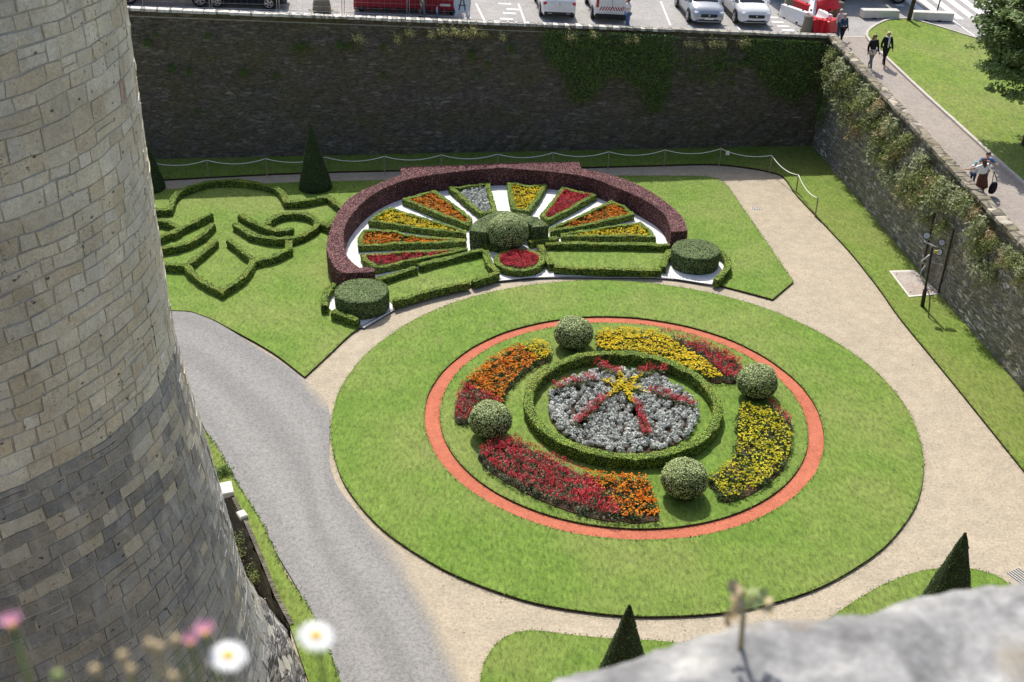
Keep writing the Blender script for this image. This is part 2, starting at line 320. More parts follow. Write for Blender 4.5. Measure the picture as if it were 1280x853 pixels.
def smooth(pts, closed=False, sub=5):
    "Catmull-Rom through the points; a third value 1 marks a corner"
    n = len(pts); P = [np.array(p[:2], float) for p in pts]; cor = [len(p) > 2 and p[2] == 1 for p in pts]; out = []
    rng = range(n if closed else n-1)
    for i in rng:
        p1, p2 = P[i], P[(i+1) % n]
        p0 = P[i-1] if (closed or i > 0) and not cor[i] else p1-(p2-p1)
        p3 = P[(i+2) % n] if (closed or i+2 < n) and not cor[(i+1) % n] else p2+(p2-p1)
        for j in range(sub):
            t = j/sub; out.append(.5*((2*p1)+(-p0+p2)*t+(2*p0-5*p1+4*p2-p3)*t*t+(-p0+3*p1-3*p2+p3)*t**3))
    if not closed: out.append(P[-1])
    return out
def px(pts, z=0, closed=False, sub=5, smo=True):
    q = smooth(pts, closed, sub) if smo else pts
    return [G(p[0], p[1], z)[:2] for p in q]
def resample(P, step, closed):
    P = [np.array(p) for p in P]; Q = P+[P[0]] if closed else P; out = []
    for a, b in zip(Q, Q[1:]):
        L = np.linalg.norm(b-a); m = max(1, int(round(L/step)))
        for j in range(m): out.append(a+(b-a)*j/m)
    if not closed: out.append(Q[-1])
    return out
def hedge_solid(P, wd, h, closed, step=.2, jit=.02, zb=0.0):
    P = resample(P, step, closed); n = len(P); V = []; F = []
    prof = [(-.47, zb), (-.5, h*.55), (-.5, h*.93), (-.45, h), (0, h*1.005), (.45, h), (.5, h*.93), (.5, h*.55), (.47, zb)]; m = len(prof)
    for i in range(n):
        a = P[i-1] if closed or i > 0 else None; b = P[(i+1) % n] if closed or i < n-1 else None
        d1 = P[i]-a if a is not None else b-P[i]; d2 = b-P[i] if b is not None else d1
        d1 = d1/(np.linalg.norm(d1)+1e-9); d2 = d2/(np.linalg.norm(d2)+1e-9); t = d1+d2; L = np.linalg.norm(t)
        t = t/L if L > .3 else d1; nn = np.array([-t[1], t[0]]); ml = min(1.7, 1/max(.45, abs(nn@np.array([-d1[1], d1[0]]))))
        for u, z in prof:
            q = P[i]+nn*u*wd*ml+RNG.normal(0, jit, 2)*(1 if z > .1 else .3); hv = 1+.05*math.sin(q[0]*2.3+q[1]*1.1)+.03*math.sin(q[0]*6.1-q[1]*4.7); V.append((q[0], q[1], z*hv+(RNG.normal(0, jit*.7) if z > .1 else 0)))
    for i in range(n if closed else n-1):
        for j in range(m-1):
            k_ = (i+1) % n; F.append((i*m+j, i*m+j+1, k_*m+j+1, k_*m+j))
    if not closed: F += [tuple(range(m-1, -1, -1)), tuple((n-1)*m+j for j in range(m))]
    # orient outward: top faces up
    a, b, c = (np.array(V[F[3][i]]) for i in range(3))
    if np.cross(b-a, c-a)[2] < 0: F = [f[::-1] for f in F]
    return V, F
def leafy(name, V, F, mats, dens, size, parent=None, tilt=.7, lift=.018, smooth_=True, aspect=.7):
    tilt *= .5; g = Geo(); g.add(V, F, 0, smooth=smooth_); P, Nn = surf_points(V, F, dens); leaves(g, P, Nn, size, 1, tilt, lift, aspect)
    return g.build(name, mats, parent)
def hedge(name, P, wd, h, closed, label, group=None, mats=('core_green', 'box_leaf'), dens=1500, size=.042, cat='hedge', **k_):
    V, F = hedge_solid(P, wd, h, closed, **k_); o = leafy(name, V, F, mats, dens, size); return tag(o, label, cat, group)
def ring(cx, cy, r, n=120, a0=0, a1=2*math.pi): return [np.array([cx+r*math.cos(a0+(a1-a0)*i/n), cy+r*math.sin(a0+(a1-a0)*i/n)]) for i in range(n)]
def inside(poly, n=None, dens=None):
    P = np.array([p[:2] for p in poly]); lo, hi = P.min(0), P.max(0)
    area = .5*abs(np.sum(P[:, 0]*np.roll(P[:, 1], -1)-np.roll(P[:, 0], -1)*P[:, 1])); want = n or int(area*dens)
    out = np.zeros((0, 2))
    while len(out) < want:
        q = RNG.uniform(lo, hi, (want*3+20, 2)); c = np.zeros(len(q), bool)
        for a, b in zip(P, np.roll(P, -1, 0)):
            cond = ((a[1] > q[:, 1]) != (b[1] > q[:, 1])); xx = (b[0]-a[0])*(q[:, 1]-a[1])/(b[1]-a[1]+1e-12)+a[0]; c ^= cond & (q[:, 0] < xx)
        out = np.concatenate([out, q[c]])
    return out[:want]
def inpoly(poly, q):
    P = np.array([p[:2] for p in poly]); c = np.zeros(len(q), bool)
    for a, b in zip(P, np.roll(P, -1, 0)):
        cond = ((a[1] > q[:, 1]) != (b[1] > q[:, 1])); xx = (b[0]-a[0])*(q[:, 1]-a[1])/(b[1]-a[1]+1e-12)+a[0]; c ^= cond & (q[:, 0] < xx)
    return c
def copy_tree(o, parent=None):
    c = o.copy(); COL.objects.link(c)
    if parent: c.parent = parent
    for ch in [x for x in COL.objects if x.parent == o]: copy_tree(ch, c)
    return c
leafmat('litter', [(0, (.08, .05, .03)), (.5, (.2, .15, .1)), (1, (.5, .45, .38))], 0)
# ================================================================== the moat floor
OX, OY = 3.92, 33.22
BL, BR, RR = G(190, 199), G(1015, 182), G(1280, 490)          # feet of the two moat walls
ub = (BR-BL)[:2]/np.linalg.norm((BR-BL)[:2]); nb = np.array([-ub[1], ub[0]])      # along the back wall; away from the garden
ur = (RR-BR)[:2]/np.linalg.norm((RR-BR)[:2]); nr = np.array([-ur[1], ur[0]])      # along the right wall towards the castle; away from the garden
BLX = BR[:2]-ub*95; RRX = BR[:2]+ur*78
dt = [G(246, 572)[:2], G(274, 608)[:2], G(289, 622)[:2], G(305, 653)[:2], G(325, 700)[:2], G(344, 748)[:2], G(362, 782)[:2]]   # lip of the ditch round the tower foot
GZ = -.09
g = Geo(); floor = [BLX-nb*0+nb*.3, BR[:2]+nb*.3+nr*.3, RRX+nr*.3, (RRX[0], -3), (-4.2, -3), (-4.4, 17)] + dt[::-1] + [(-12.2, 31.5), (-30, 27), (-75, 20)]
g.prism(floor, GZ-.3, GZ, 0); tag(g.build('moat_floor', ['tan_gravel']), kind='structure')
g = Geo(); g.add([(-400, -400, -1.7), (400, -400, -1.7), (400, 400, -1.7), (-400, 400, -1.7)], [(0, 1, 2, 3)]); tag(g.build('ground', ['soil']), kind='structure')
def lawn(poly, z0=-.12, z1=0.0, mat='lawn_grass', name='lawn', zf=None):
    g = Geo(); g.prism(poly, z0, z1, 0, 1, zf); o = g.build(name, [mat, 'soil']); return tag(o, kind='structure')
def fringe(poly, closed, name, dens=26, h=.035, zz=0.0, mat='box_leaf'):
    P = resample(poly, .08, closed); n = len(P)*3; idx = RNG.integers(0, len(P), n); q = np.array(P)[idx]+RNG.normal(0, .035, (n, 2))
    g = Geo(); leaves(g, np.column_stack([q, np.full(n, zz+.005)]), np.tile([0, 0, 1.], (n, 1)), h*1.5, 0, .9, .03, .45); o = g.build(name, [mat]); return tag(o, kind='stuff')
leafmat('grass_blade', [(0, (.05, .10, .01)), (.5, (.09, .165, .018)), (1, (.14, .22, .03))], .25)
# fan garden lawn
fanl = smooth([(381, 471, 1), (408, 446), (447, 411), (497, 384), (545, 367), (600, 353), (650, 347), (700, 344), (760, 345), (830, 346), (870, 351), (905, 358), (966, 374, 1), (992, 352, 1), (962, 308), (930, 262), (912, 236), (898, 224), (880, 220, 1),
               (760, 220), (480, 225), (300, 231), (60, 247, 1), (60, 392, 1), (215, 388), (255, 395), (290, 412), (340, 440)], True, 5)
fanl = [G(*p)[:2] for p in fanl]; lawn(fanl)
fringe(fanl[:100], False, 'grass_edge', mat='grass_blade')
# round lawn: an outer ring, the sunken red path, an inner disc
def annulus(r0, r1, z0, z1, n=180):
    g = Geo(); V = []; F = []; mi = []
    for r, z in ((r0, z0), (r0, z1), (r1, z1), (r1, z0)):
        for i in range(n):
            t = 2*math.pi*i/n; rr = r*(1+.0012*math.sin(9*t)+.0009*math.sin(23*t+1)); V.append((OX+rr*math.cos(t), OY+rr*math.sin(t), z))
    for k_ in range(3):
        for i in range(n): F.append((k_*n+i, (k_+1)*n+i, (k_+1)*n+(i+1) % n, k_*n+(i+1) % n)[::1]); mi.append(0 if k_ == 1 else 1)
    g.add(V, [f if m else f for f, m in zip(F, mi)], mi); return g
tag(annulus(6.97, 10.2, -.13, 0).build('lawn', ['lawn_grass', 'soil']), kind='structure')
g = Geo(); g.prism(ring(OX, OY, 6.44), -.13, .0, 0, 1); tag(g.build('lawn', ['lawn_grass', 'soil']), kind='structure')
g = Geo(); g.prism(ring(OX, OY, 7.1), -.088, -.066, 0); tag(g.build('ring_path', ['red_crush']), kind='structure')
for r in (10.2, 6.99, 6.43): fringe(ring(OX, OY, r, 200), True, 'grass_edge', mat='grass_blade')
# strip below the walls
strip = smooth([(60, 231, 1), (190, 225), (400, 215), (640, 210.5), (725, 209), (820, 206.5), (890, 205), (932, 209), (960, 214), (979, 221), (997, 245), (1035, 285), (1067, 320), (1100, 362), (1127, 400), (1188, 474), (1280, 588, 1)], False, 4)
sp_ = [G(*p)[:2] for p in strip]; e1 = sp_[-1]-sp_[-4]; e1 = e1/np.linalg.norm(e1)
lawn(sp_+[sp_[-1]+e1*6, sp_[-1]+e1*6+np.array([6, -18]), RRX+ur*-20, BR[:2], BLX], mat='strip_grass'); fringe(sp_, False, 'grass_edge', mat='grass_blade')
# lawns under the rampart
lw = [G(*p)[:2] for p in smooth([(598, 900, 1), (601, 846), (611.5, 816), (632, 796), (663, 788), (715, 793.5), (766, 798), (835, 802), (900, 812, 1), (960, 1000, 1), (600, 1000, 1)], True, 5)]; lawn(lw); fringe(lw[:45], False, 'grass_edge', mat='grass_blade')
lw = [G(*p)[:2] for p in smooth([(1020, 785, 1), (1045, 767), (1075, 747), (1112, 727), (1155, 713), (1200, 709.5), (1232, 715), (1258, 727), (1290, 760), (1300, 800, 1), (1250, 1000, 1), (1050, 1000, 1)], True, 5)]; lawn(lw); fringe(lw[:45], False, 'grass_edge', mat='grass_blade')
gs = [G(*p)[:2] for p in smooth([(240, 512), (254, 536), (274, 563), (294, 600), (313, 629), (333, 664), (356, 715), (383, 754), (403, 793), (417, 826), (430, 870)], False, 4)]
lawn(gs+[G(395, 880)[:2]]+dt[::-1]+[G(215, 545)[:2]], mat='strip_grass'); fringe(gs, False, 'grass_edge', mat='grass_blade', h=.05)
# grey gravel drive with worn wheel tracks
La = [(60, 500), (140, 500), (215, 505), (245, 520), (262, 548), (292, 600), (335, 675), (380, 752), (415, 825), (440, 900), (470, 1000)]
Ra = [(60, 386), (150, 386), (215, 388), (262, 400), (320, 435), (378, 474), (411, 512), (414, 590), (455, 650), (520, 715), (600, 880)]
La = smooth(La, False, 5); Ra = smooth(Ra, False, 5); V = []; F = []; uv = []; tw = []; m = 14
for i, (a, b) in enumerate(zip(La, Ra)):
    A, B = G(*a, GZ)[:2], G(*b, GZ)[:2]
    for j in range(m): u = j/(m-1); q = A+(B-A)*u; rr_ = max(0, (u-.5)/.5)*(1 if b[1] > 600 else 0); V.append((q[0], q[1], -.03+(GZ+.036)*rr_*rr_*(3-2*rr_))); tw.append(0)
F = [(i*m+j, i*m+j+1, (i+1)*m+j+1, (i+1)*m+j) for i in range(len(La)-1) for j in range(m-1)]
nrm = np.cross(np.array(V[1])-np.array(V[0]), np.array(V[m])-np.array(V[0]))
if nrm[2] < 0: F = [f[::-1] for f in F]
uvl = [[((v_ % m)/(m-1), v_//m/5) for v_ in f] for f in F]
g = Geo(); g.add(V, F, 0, uv=uvl); rd = g.build('gravel_road', ['road_gravel'], uv=True); tag(rd, kind='structure')
at = rd.data.attributes.new('tan', 'FLOAT', 'POINT'); W = []
for i in range(len(La)):
    for j in range(m):
        u = j/(m-1); p = Ra[i]; near = min(1, max(0, (p[1]-600)/110))
        W.append(max(0, (u-.72)/.28)*.85*near+max(0, (u-.84)/.16)*.8*max(0, 1-abs(p[1]-490)/46)*(1 if p[0] > 360 else 0)+max(0, (.10-u)/.1)*.1+(.30*math.exp(-((u-.30)/.08)**2)*min(1, max(0, (i-len(La)*.62)/6)) if i > len(La)*.62 else 0))
at.data.foreach_set('value', np.array(W, dtype=np.float32))
# white gravel of the fan
wh = [G(*p)[:2] for p in smooth([(426, 296), (424, 325), (440, 352), (410, 366), (409, 384), (455, 410, 1), (497, 385, 1), (545, 369), (600, 355), (650, 349), (700, 346.5), (760, 347), (830, 348), (893, 356, 1), (912, 334), (906, 318), (860, 300), (835, 270), (790, 238), (740, 215), (640, 206), (540, 215), (470, 240)], True, 4)]
g = Geo(); g.prism(wh, -.01, .008, 0); tag(g.build('white_gravel', ['white_gravel']), kind='structure')
bed = [G(*p)[:2] for p in smooth([(447, 411), (497, 385), (545, 369), (600, 355), (650, 349), (700, 346), (760, 346.5), (830, 347.5), (893, 357)], False, 4)]
g = Geo(); g.tube([(p[0], p[1], -.01) for p in bed], .03, 4, smooth=False); tag(g.build('bed_edging', ['black_plastic']), 'dark edging strip between the white gravel of the fan bed and the curved gravel path', 'edging')
# lawn pieces inside the fan
for pts in ([(470, 352), (530, 333), (580, 320), (606, 313), (612, 330), (623, 343), (585, 354), (540, 365), (492, 379)], [(682, 307), (824, 308), (836, 312), (830, 338), (760, 338), (691, 336)]):
    q = px([(a, b+3) for a, b in pts], .05, True, 1, False); g = Geo(); g.prism(q, 0, .045, 0, 1); tag(g.build('lawn', ['lawn_grass', 'soil']), kind='structure')
# ================================================================== clipped hedges
FLEUR = 'low box hedges drawing the fleur pattern on the lawn'
H = .33
fl = [([(170, 262), (195, 262), (212, 261, 1), (217, 246), (227, 238), (255, 228), (280, 225.5), (310, 227), (340, 233), (352, 240), (359, 252, 1), (380, 250.5), (411, 245, 1), (427, 259)], 'low box hedge sweeping in a wide arch across the back of the left lawn', 0),
      ([(399, 277), (409, 282, 1), (421, 271)], 'very short bent box hedge joining the looped hedge to the purple hedge', 0),
      ([(175, 305), (200, 296), (225, 285), (264, 267)], 'straight diagonal box hedge nearest the tower, topmost of the left strokes', 0),
      ([(170, 279), (195, 275.5), (210, 277.5), (221, 282), (223, 287), (214, 292)], 'small curled end of box hedge half hidden behind the tower edge', 0),
      ([(170, 311), (202, 310), (228, 305), (250, 295), (266, 280)], 'middle curved box hedge stroke next to the tower, below the straight diagonal one', 0),
      ([(170, 326), (205, 330), (232, 331, 1), (252, 316), (269, 300)], 'lowest box hedge stroke next to the tower with an angled bend', 0),
      ([(234, 332), (239, 339), (255, 351), (277, 363, 1), (305, 344), (317, 325, 1), (312, 320), (286, 299)], 'pointed V shaped box hedge at the tip of the fleur pattern', 0),
      ([(294, 279), (315, 292.5), (340, 298), (363, 297.5), (380, 292.5), (396, 281), (392, 271.5), (377, 266.5), (355, 267), (338, 274), (333, 281)], 'curling box hedge that ends in an open loop on the left lawn', 0),
      ([(361, 301), (361, 311, 1), (342, 320), (319, 325)], 'short hooked box hedge between the loop and the pointed V hedge', 0),
      ([(300, 267), (330, 283), (350, 288.5), (365, 285)], 'short box hedge stroke curving into the middle of the loop', 0)]
for pts, lab, c in fl: hedge('box_hedge', px(pts, H, bool(c)), .29, H, bool(c), lab, FLEUR)
WEDGE = 'box hedges framing the wedge beds of the fan'
H = .33
wd = [([(449, 317), (453, 326), (469, 336), (520, 326), (585, 313), (585, 309), (520, 313)], 'red_petal', 'salvia_leaf', 'red', 'lowest left wedge of the fan', .8),
      ([(453, 286), (446, 297), (447, 308), (515, 305.5), (584, 303), (582, 299), (507, 292), (497, 288)], 'orange_petal', 'bed_leaf', 'orange', 'second wedge from the left end of the fan', .8),
      ([(488, 258), (472, 265.5), (459, 277), (520, 285.5), (583, 293.5), (584, 288), (535, 273)], 'yellow_petal', 'bed_leaf', 'yellow', 'third wedge from the left end of the fan', .9),
      ([(542, 236), (520, 244), (501, 249), (545, 267.5), (586, 282), (592, 273), (568, 254)], 'orange_petal', 'bed_leaf', 'orange', 'wedge of the fan left of the silver bed', .9),
      ([(559, 233), (573, 233.5), (585, 231), (612, 227.5), (617, 245), (622, 264), (601, 269), (580, 252)], None, 'silver_leaf', 'silver', 'only silver wedge of the fan', 1),
      ([(633, 228), (648, 229), (660, 231.5), (672, 230), (685, 230), (675, 248), (662, 265), (639, 262), (635, 245)], 'yellow_petal', 'bed_leaf', 'yellow', 'upright wedge of the fan right of the silver bed', .9),
      ([(702, 233), (722, 238.5), (748, 243), (718, 260), (685, 277), (674, 270), (688, 252)], 'red_petal', 'salvia_leaf', 'red', 'wedge of the fan right of the upright yellow one', 1),
      ([(765, 250), (782, 257), (795, 268), (745, 280), (688, 291), (686, 285), (725, 268)], 'orange_petal', 'bed_leaf', 'orange', 'second wedge from the right end of the fan', .7),
      ([(802, 277), (816, 288), (821, 297), (760, 296), (702, 297), (700, 292), (750, 284)], 'yellow_petal', 'bed_leaf', 'yellow', 'lowest right wedge of the fan', .9)]
def shrink(P, d):
    c = np.mean(P, 0); n = len(P); out = []
    ar = sum(P[i][0]*P[(i+1) % n][1]-P[(i+1) % n][0]*P[i][1] for i in range(n)); s = 1 if ar > 0 else -1
    for i in range(n):
        a, b, e = P[i-1], P[i], P[(i+1) % n]; d1 = (b-a)/(np.linalg.norm(b-a)+1e-9); d2 = (e-b)/(np.linalg.norm(e-b)+1e-9)
        nn = s*(np.array([-d1[1], d1[0]])+np.array([-d2[1], d2[0]])); L = np.linalg.norm(nn); out.append(b+nn/(L+1e-9)*min(d/max(.5, L/2), d*1.6))
    return out
def flower_bed(poly, label, petal, leaf, h=.3, dens=150, group=None, bsize=.056, leafsize=.075, z0=0.0, zr=.6, spikes=False, bloomfrac=1.0, mixp=None, soil='soil'):
    c = np.mean(poly, 0); t = empty('flower_bed', (c[0], c[1], z0)); tag(t, label, 'flower bed', group); pl = [np.array(p[:2])-c for p in poly]
    g = Geo(); g.prism(pl, -.03, .03, 0); g.build('soil', [soil], t)
    # foliage: plants on a jittered grid, each a dome of leaves
    C = inside(pl, dens=30); nl = 34; P = []; Nn = []; rn = []
    ph = RNG.uniform(.75, 1.1, len(C)); u = RNG.normal(0, 1, (len(C), nl, 3)); u[:, :, 2] = abs(u[:, :, 2])*.8+.05; u /= np.linalg.norm(u, axis=2)[:, :, None]
    rr = RNG.uniform(.45, 1, (len(C), nl)); P = np.stack([C[:, None, 0]+u[:, :, 0]*rr*.17, C[:, None, 1]+u[:, :, 1]*rr*.17, (.04+u[:, :, 2]*rr*(h-.05)*ph[:, None])], 2).reshape(-1, 3)
    rn = (RNG.uniform(0, .75, (len(C), nl))+RNG.uniform(-.1, .3, len(C))[:, None]).ravel()
    g = Geo(); leaves(g, P, u.reshape(-1, 3), leafsize, 0, .5, .01, .6, rn); g.build('foliage', [leaf], t)
    if petal:
        Q = inside(pl, dens=dens*1.9); f = np.interp(RNG.uniform(0, 1, len(Q)), [0, 1], [0, 1]); patch = np.sin(Q[:, 0]*3.1+c[0])*np.cos(Q[:, 1]*2.7+c[1]*3)*.25
        Q = Q[RNG.uniform(0, 1, len(Q)) < bloomfrac+patch*(bloomfrac < .95)]; n = len(Q); cell = np.floor(Q/.26); hsh = np.modf(np.abs(np.sin(cell[:, 0]*12.9+cell[:, 1]*78.2)*43758.5))[0]; hz = h*(RNG.uniform(.85, 1.05, n)+(hsh-.5)*.35); keep = RNG.uniform(0, 1, n) < .55+.55*np.modf(hsh*7.3)[0]+(bloomfrac > .95)*.2; Q, hz, hsh = Q[keep], hz[keep], hsh[keep]; n = len(Q); g = Geo()
        base = np.clip(RNG.normal(0, .22, n)+.2+.6*np.modf(hsh*3.7)[0], 0, 1)
        for q in range(4):
            off = RNG.normal(0, bsize*.25, (n, 3)); off[:, 2] = (q*.035 if spikes else abs(off[:, 2])*.4)
            leaves(g, np.column_stack([Q, hz])+off, np.tile([0, 0, 1.], (n, 1)), bsize*(1-.12*q if spikes else 1), 0, .75, .012, .8, base+RNG.normal(0, .18, n), .25)
        b = g.build('blossoms', [petal], t); b['kind'] = 'stuff'
    return t
def silver_bed(poly, label, h=.28, group=None, dens=17, holes=()):
    c = np.mean(poly, 0); t = empty('flower_bed', (c[0], c[1], 0)); tag(t, label, 'flower bed', group); pl = [np.array(p[:2])-c for p in poly]
    g = Geo(); g.prism(pl, -.03, .03, 0); g.build('soil', ['soil'], t)
    C = inside(pl, dens=dens*6); keep = []
    for q in C:          # poisson thinning so that each plant keeps its own round head
        if all((q-k_)@(q-k_) > .030 for k_ in keep) and not any(inpoly(hh, np.array([q+c]))[0] for hh in holes): keep.append(q)
    C = np.array(keep); n, nl = len(C), 70; rad = RNG.uniform(.11, .17, n); u = RNG.normal(0, 1, (n, nl, 3)); u[:, :, 2] = abs(u[:, :, 2])+.1; u /= np.linalg.norm(u, axis=2)[:, :, None]
    rr = RNG.uniform(.55, 1, (n, nl))*rad[:, None]; hh = RNG.uniform(.8, 1.15, n)*h
    P = np.stack([C[:, None, 0]+u[:, :, 0]*rr, C[:, None, 1]+u[:, :, 1]*rr, hh[:, None]*.35+u[:, :, 2]*rr*1.15], 2).reshape(-1, 3)
    rn = (RNG.uniform(.1, .8, (n, nl))+RNG.uniform(-.15, .25, n)[:, None]).ravel()
    g = Geo(); leaves(g, P, u.reshape(-1, 3), .085, 0, .4, .01, .55, rn); g.build('foliage', ['silver_leaf'], t); return t
for i, (pts, petal, leaf, cn, where, bf) in enumerate(wd):
    P = [G(a, b, H)[:2] for a, b in pts]; cen = px(pts, H, True, 1, False)
    inner = shrink(P, .14)
    hedge('box_hedge', inner, .21, H, True, f'box hedge of the {cn} {where}' if cn != 'silver' else 'box hedge framing the only silver wedge of the fan', WEDGE)
    bedp = shrink(P, .235)
    if petal: flower_bed(bedp, f'{cn} flowers in the {where}', petal, leaf, .29, 165, 'flower beds in the wedges of the fan', bloomfrac=bf, spikes=(cn == 'red'))
    else: silver_bed(bedp, 'silver grey foliage plants filling the only silver wedge of the fan', .3, 'flower beds in the wedges of the fan')
FR = 'low box hedges around the two lawn pieces of the fan'
for pts, lab in [([(492, 376), (540, 362), (586, 351.5)], 'long low box hedge along the front edge of the left fan lawn'), ([(591, 350.5), (606, 346.5), (622, 341)], 'short low box hedge by the white gravel, front right corner of the left fan lawn'),
    ([(607, 313), (612, 329), (621, 339)], 'low box hedge down the right end of the left fan lawn'), ([(471, 349), (500, 340), (520, 334)], 'low box hedge along the back left part of the left fan lawn'), ([(524, 332), (560, 322), (604, 312)], 'gappy low box hedge along the back right part of the left fan lawn'),
    ([(675, 306), (681, 318), (690, 331)], 'low box hedge at the left end of the right fan lawn, beside the red bed'), ([(693, 333), (760, 336), (826, 337)], 'long low box hedge along the front edge of the right fan lawn'),
    ([(838, 312), (832, 322), (829, 334)], 'low box hedge between the right fan lawn and the right drum'), ([(682, 304), (760, 304.5), (837, 306)], 'long low box hedge along the back of the right fan lawn'),
    ([(662, 302), (680, 299), (697, 296)], 'short low box hedge right of the big topiary ball'), ([(604, 306), (615, 305), (628, 308)], 'short low box hedge left of the big topiary ball')]:
    hedge('box_hedge', px(pts, .33), .28, .33, False, lab, FR)
for pts, lab in [([(406, 383), (405.5, 372), (411, 361), (420, 354)], 'curved low box hedge on the outer side of the left drum'), ([(416, 389), (431, 393.5), (447, 399)], 'short low box hedge in front of the left drum'),
    ([(899, 314), (908, 321), (910, 332), (904, 341), (895, 350)], 'curved low box hedge on the outer side of the right drum')]:
    hedge('box_hedge', px(pts, .33), .28, .33, False, lab, 'curved low hedges beside the drums')
# purple half ring
pp = [(467, 340), (448, 341), (427, 341), (417, 332), (409.5, 317), (408.8, 310), (412.5, 287.5), (427.5, 257.5), (450, 240), (475, 229), (501, 219, 1), (501, 209.5, 1), (580, 206.5), (640, 204), (724, 203, 1), (726, 211, 1), (770, 221), (805, 235), (835, 255), (853, 272), (859.5, 289, 1),
      (839, 290, 1), (837, 282), (827.5, 265), (800, 247.5), (765, 232.5), (725, 219.5), (640, 211), (612, 211), (550, 217.5), (505, 226), (467.5, 242.5), (442.5, 265), (430, 287.5), (431.5, 315), (440, 328), (449, 335, 1), (467, 335, 1)]
P = [G(p[0], p[1], .95)[:2] for p in smooth([(p[0], p[1], p[2] if len(p) > 2 else 0) for p in pp], True, 3)]
g = Geo(); g.prism(P, 0, .95, 0); V = np.concatenate(g.V); tag(leafy('purple_hedge', V, g.F, ('core_purple', 'purple_leaf'), 1250, .05, lift=.03, smooth_=False), 'tall dark purple half ring hedge enclosing the fan', 'hedge')
# horseshoe hedge and balls
def topiary(name, c, rad, hz, label, group=None, mats=('core_green', 'ball_leaf'), dens=620, size=.06, cat='topiary', base=.22):
    t = empty(name, (c[0], c[1], 0)); tag(t, label, cat, group); prof = []
    for i in range(13): a = -math.pi/2*.72+(math.pi/2+math.pi/2*.72)*i/12; prof.append((max(.01, rad*max(1e-4, math.cos(a))**.85), hz*(1+math.sin(a))))
    g = Geo(); g.lathe(prof, n=32); V = g.V[0]; V = V*(1+RNG.normal(0, .006, (len(V), 1))+(.018*np.sin(V[:, 0]*7+c[0])*np.sin(V[:, 1]*6+c[1])+.014*np.sin(V[:, 2]*9+V[:, 0]*4))[:, None]); F = g.F
    leafy('crown', V, F, mats, 1500, .05, t, lift=.03); g = Geo(); P_, N_ = surf_points(V, F, 9); leaves(g, P_+N_*.05, N_, .06, 0, .9, .05, .5); g.build('stray_shoots', [mats[1]], t)['kind'] = 'stuff'; tr = Geo(); tr.tube([(0, 0, -.05), (0, 0, .5)], [.07, .05], 8); tr.build('trunk', ['bark'], t); return t
BALL = 'clipped topiary balls around the round bed'
B0 = G(717, 420, .5); b0 = topiary('topiary_ball', B0, .75, .62, 'clipped green topiary ball at the back of the round bed, left of the yellow flowers', BALL)
for q, lab in [((946, 481), 'clipped green topiary ball beside the red flowers at the right of the round bed'), ((855, 603), 'clipped green topiary ball casting a big shadow at the front right of the round bed'), ((613, 529), 'clipped green topiary ball at the left of the round bed, between the two red patches')]:
    o = copy_tree(b0); p = G(q[0], q[1], .5); o.location = (p[0], p[1], 0); o['label'] = lab; o.rotation_euler = (0, 0, q[0]*.01); o.scale = (.96, .96, 1)
topiary('topiary_ball', G(635, 290, .8), .93, .80, 'biggest clipped topiary ball, wrapped by the horseshoe hedge of the fan', None, base=.2)
hedge('horseshoe_hedge', px([(598, 290), (602, 279), (614, 272), (632, 269), (652, 271), (668, 276), (676, 283)], .95, False), .80, .95, False, 'thick dark green horseshoe hedge wrapped behind the big topiary ball', None, ('core_green', 'drum_leaf'), 1300, .048)
RC = G(649, 325, .3); cr = ring(RC[0], RC[1], 1.0, 40)
hedge('box_hedge', cr, .26, .32, True, 'circular box hedge around the small red bed in front of the big topiary ball', None)
flower_bed(ring(RC[0], RC[1], .86, 40), 'small round bed of red flowers in front of the big topiary ball', 'red_petal', 'salvia_leaf', .36, 190, spikes=True)
def drum(c, rad, h, label):
    prof = [(rad*.97, 0), (rad, .15), (rad, h*.9), (rad*.985, h*.97), (rad*.93, h), (rad*.5, h*1.015), (.01, h*1.02)]; g = Geo(); g.lathe(prof, (c[0], c[1], 0), 48); V = g.V[0]+RNG.normal(0, .01, g.V[0].shape)
    return tag(leafy('drum_topiary', V, g.F, ('core_green', 'drum_leaf'), 1500, .045, lift=.02), label, 'topiary', 'flat clipped drums at the two ends of the fan')
drum(G(452, 363, .8), 1.1, .8, 'flat clipped green drum at the left end of the fan, by the purple hedge end'); drum(G(870, 311, .8), 1.06, .8, 'flat clipped green drum at the right end of the fan, nearest the wide gravel path')
# ================================================================== the round bed
hedge('ring_hedge', ring(OX, OY, 3.32, 110), .33, .44, True, 'circular low box hedge around the silver star bed', None)
rays = [([(745, 455), (760, 461), (776, 468)], 'top left'), ([(799, 467), (815, 463), (834, 463)], 'top right'), ([(812, 487), (838, 497), (870, 508)], 'right'), ([(794, 502), (801, 520), (809, 546)], 'bottom right'), ([(758, 495), (742, 510), (721, 530)], 'bottom left'), ([(746, 473), (720, 477), (691, 484)], 'left')]
def ray_poly(pts, w0, w1):
    c = px(pts, .28, False, 3); L, R_ = [], []
    for i, p in enumerate(c):
        d = c[min(i+1, len(c)-1)]-c[max(0, i-1)]; d /= np.linalg.norm(d); nn = np.array([-d[1], d[0]]); ww = w0+(w1-w0)*i/(len(c)-1); L.append(p+nn*ww); R_.append(p-nn*ww)
    return L+R_[::-1]
RP = [ray_poly(p, .15 if i not in (0, 1) else .19, .18) for i, (p, _) in enumerate(rays)]
SC_ = G(781, 482, .28)[:2]; tips = [G(*q, .28)[:2] for q in [(772, 462), (806, 468), (812, 489), (793, 507), (755, 498), (746, 474)]]; star = []
for i, t in enumerate(tips):
    nx = tips[(i+1) % 6]; star += [t+(SC_-t)*.0, SC_+((t+nx)/2-SC_)*.40]
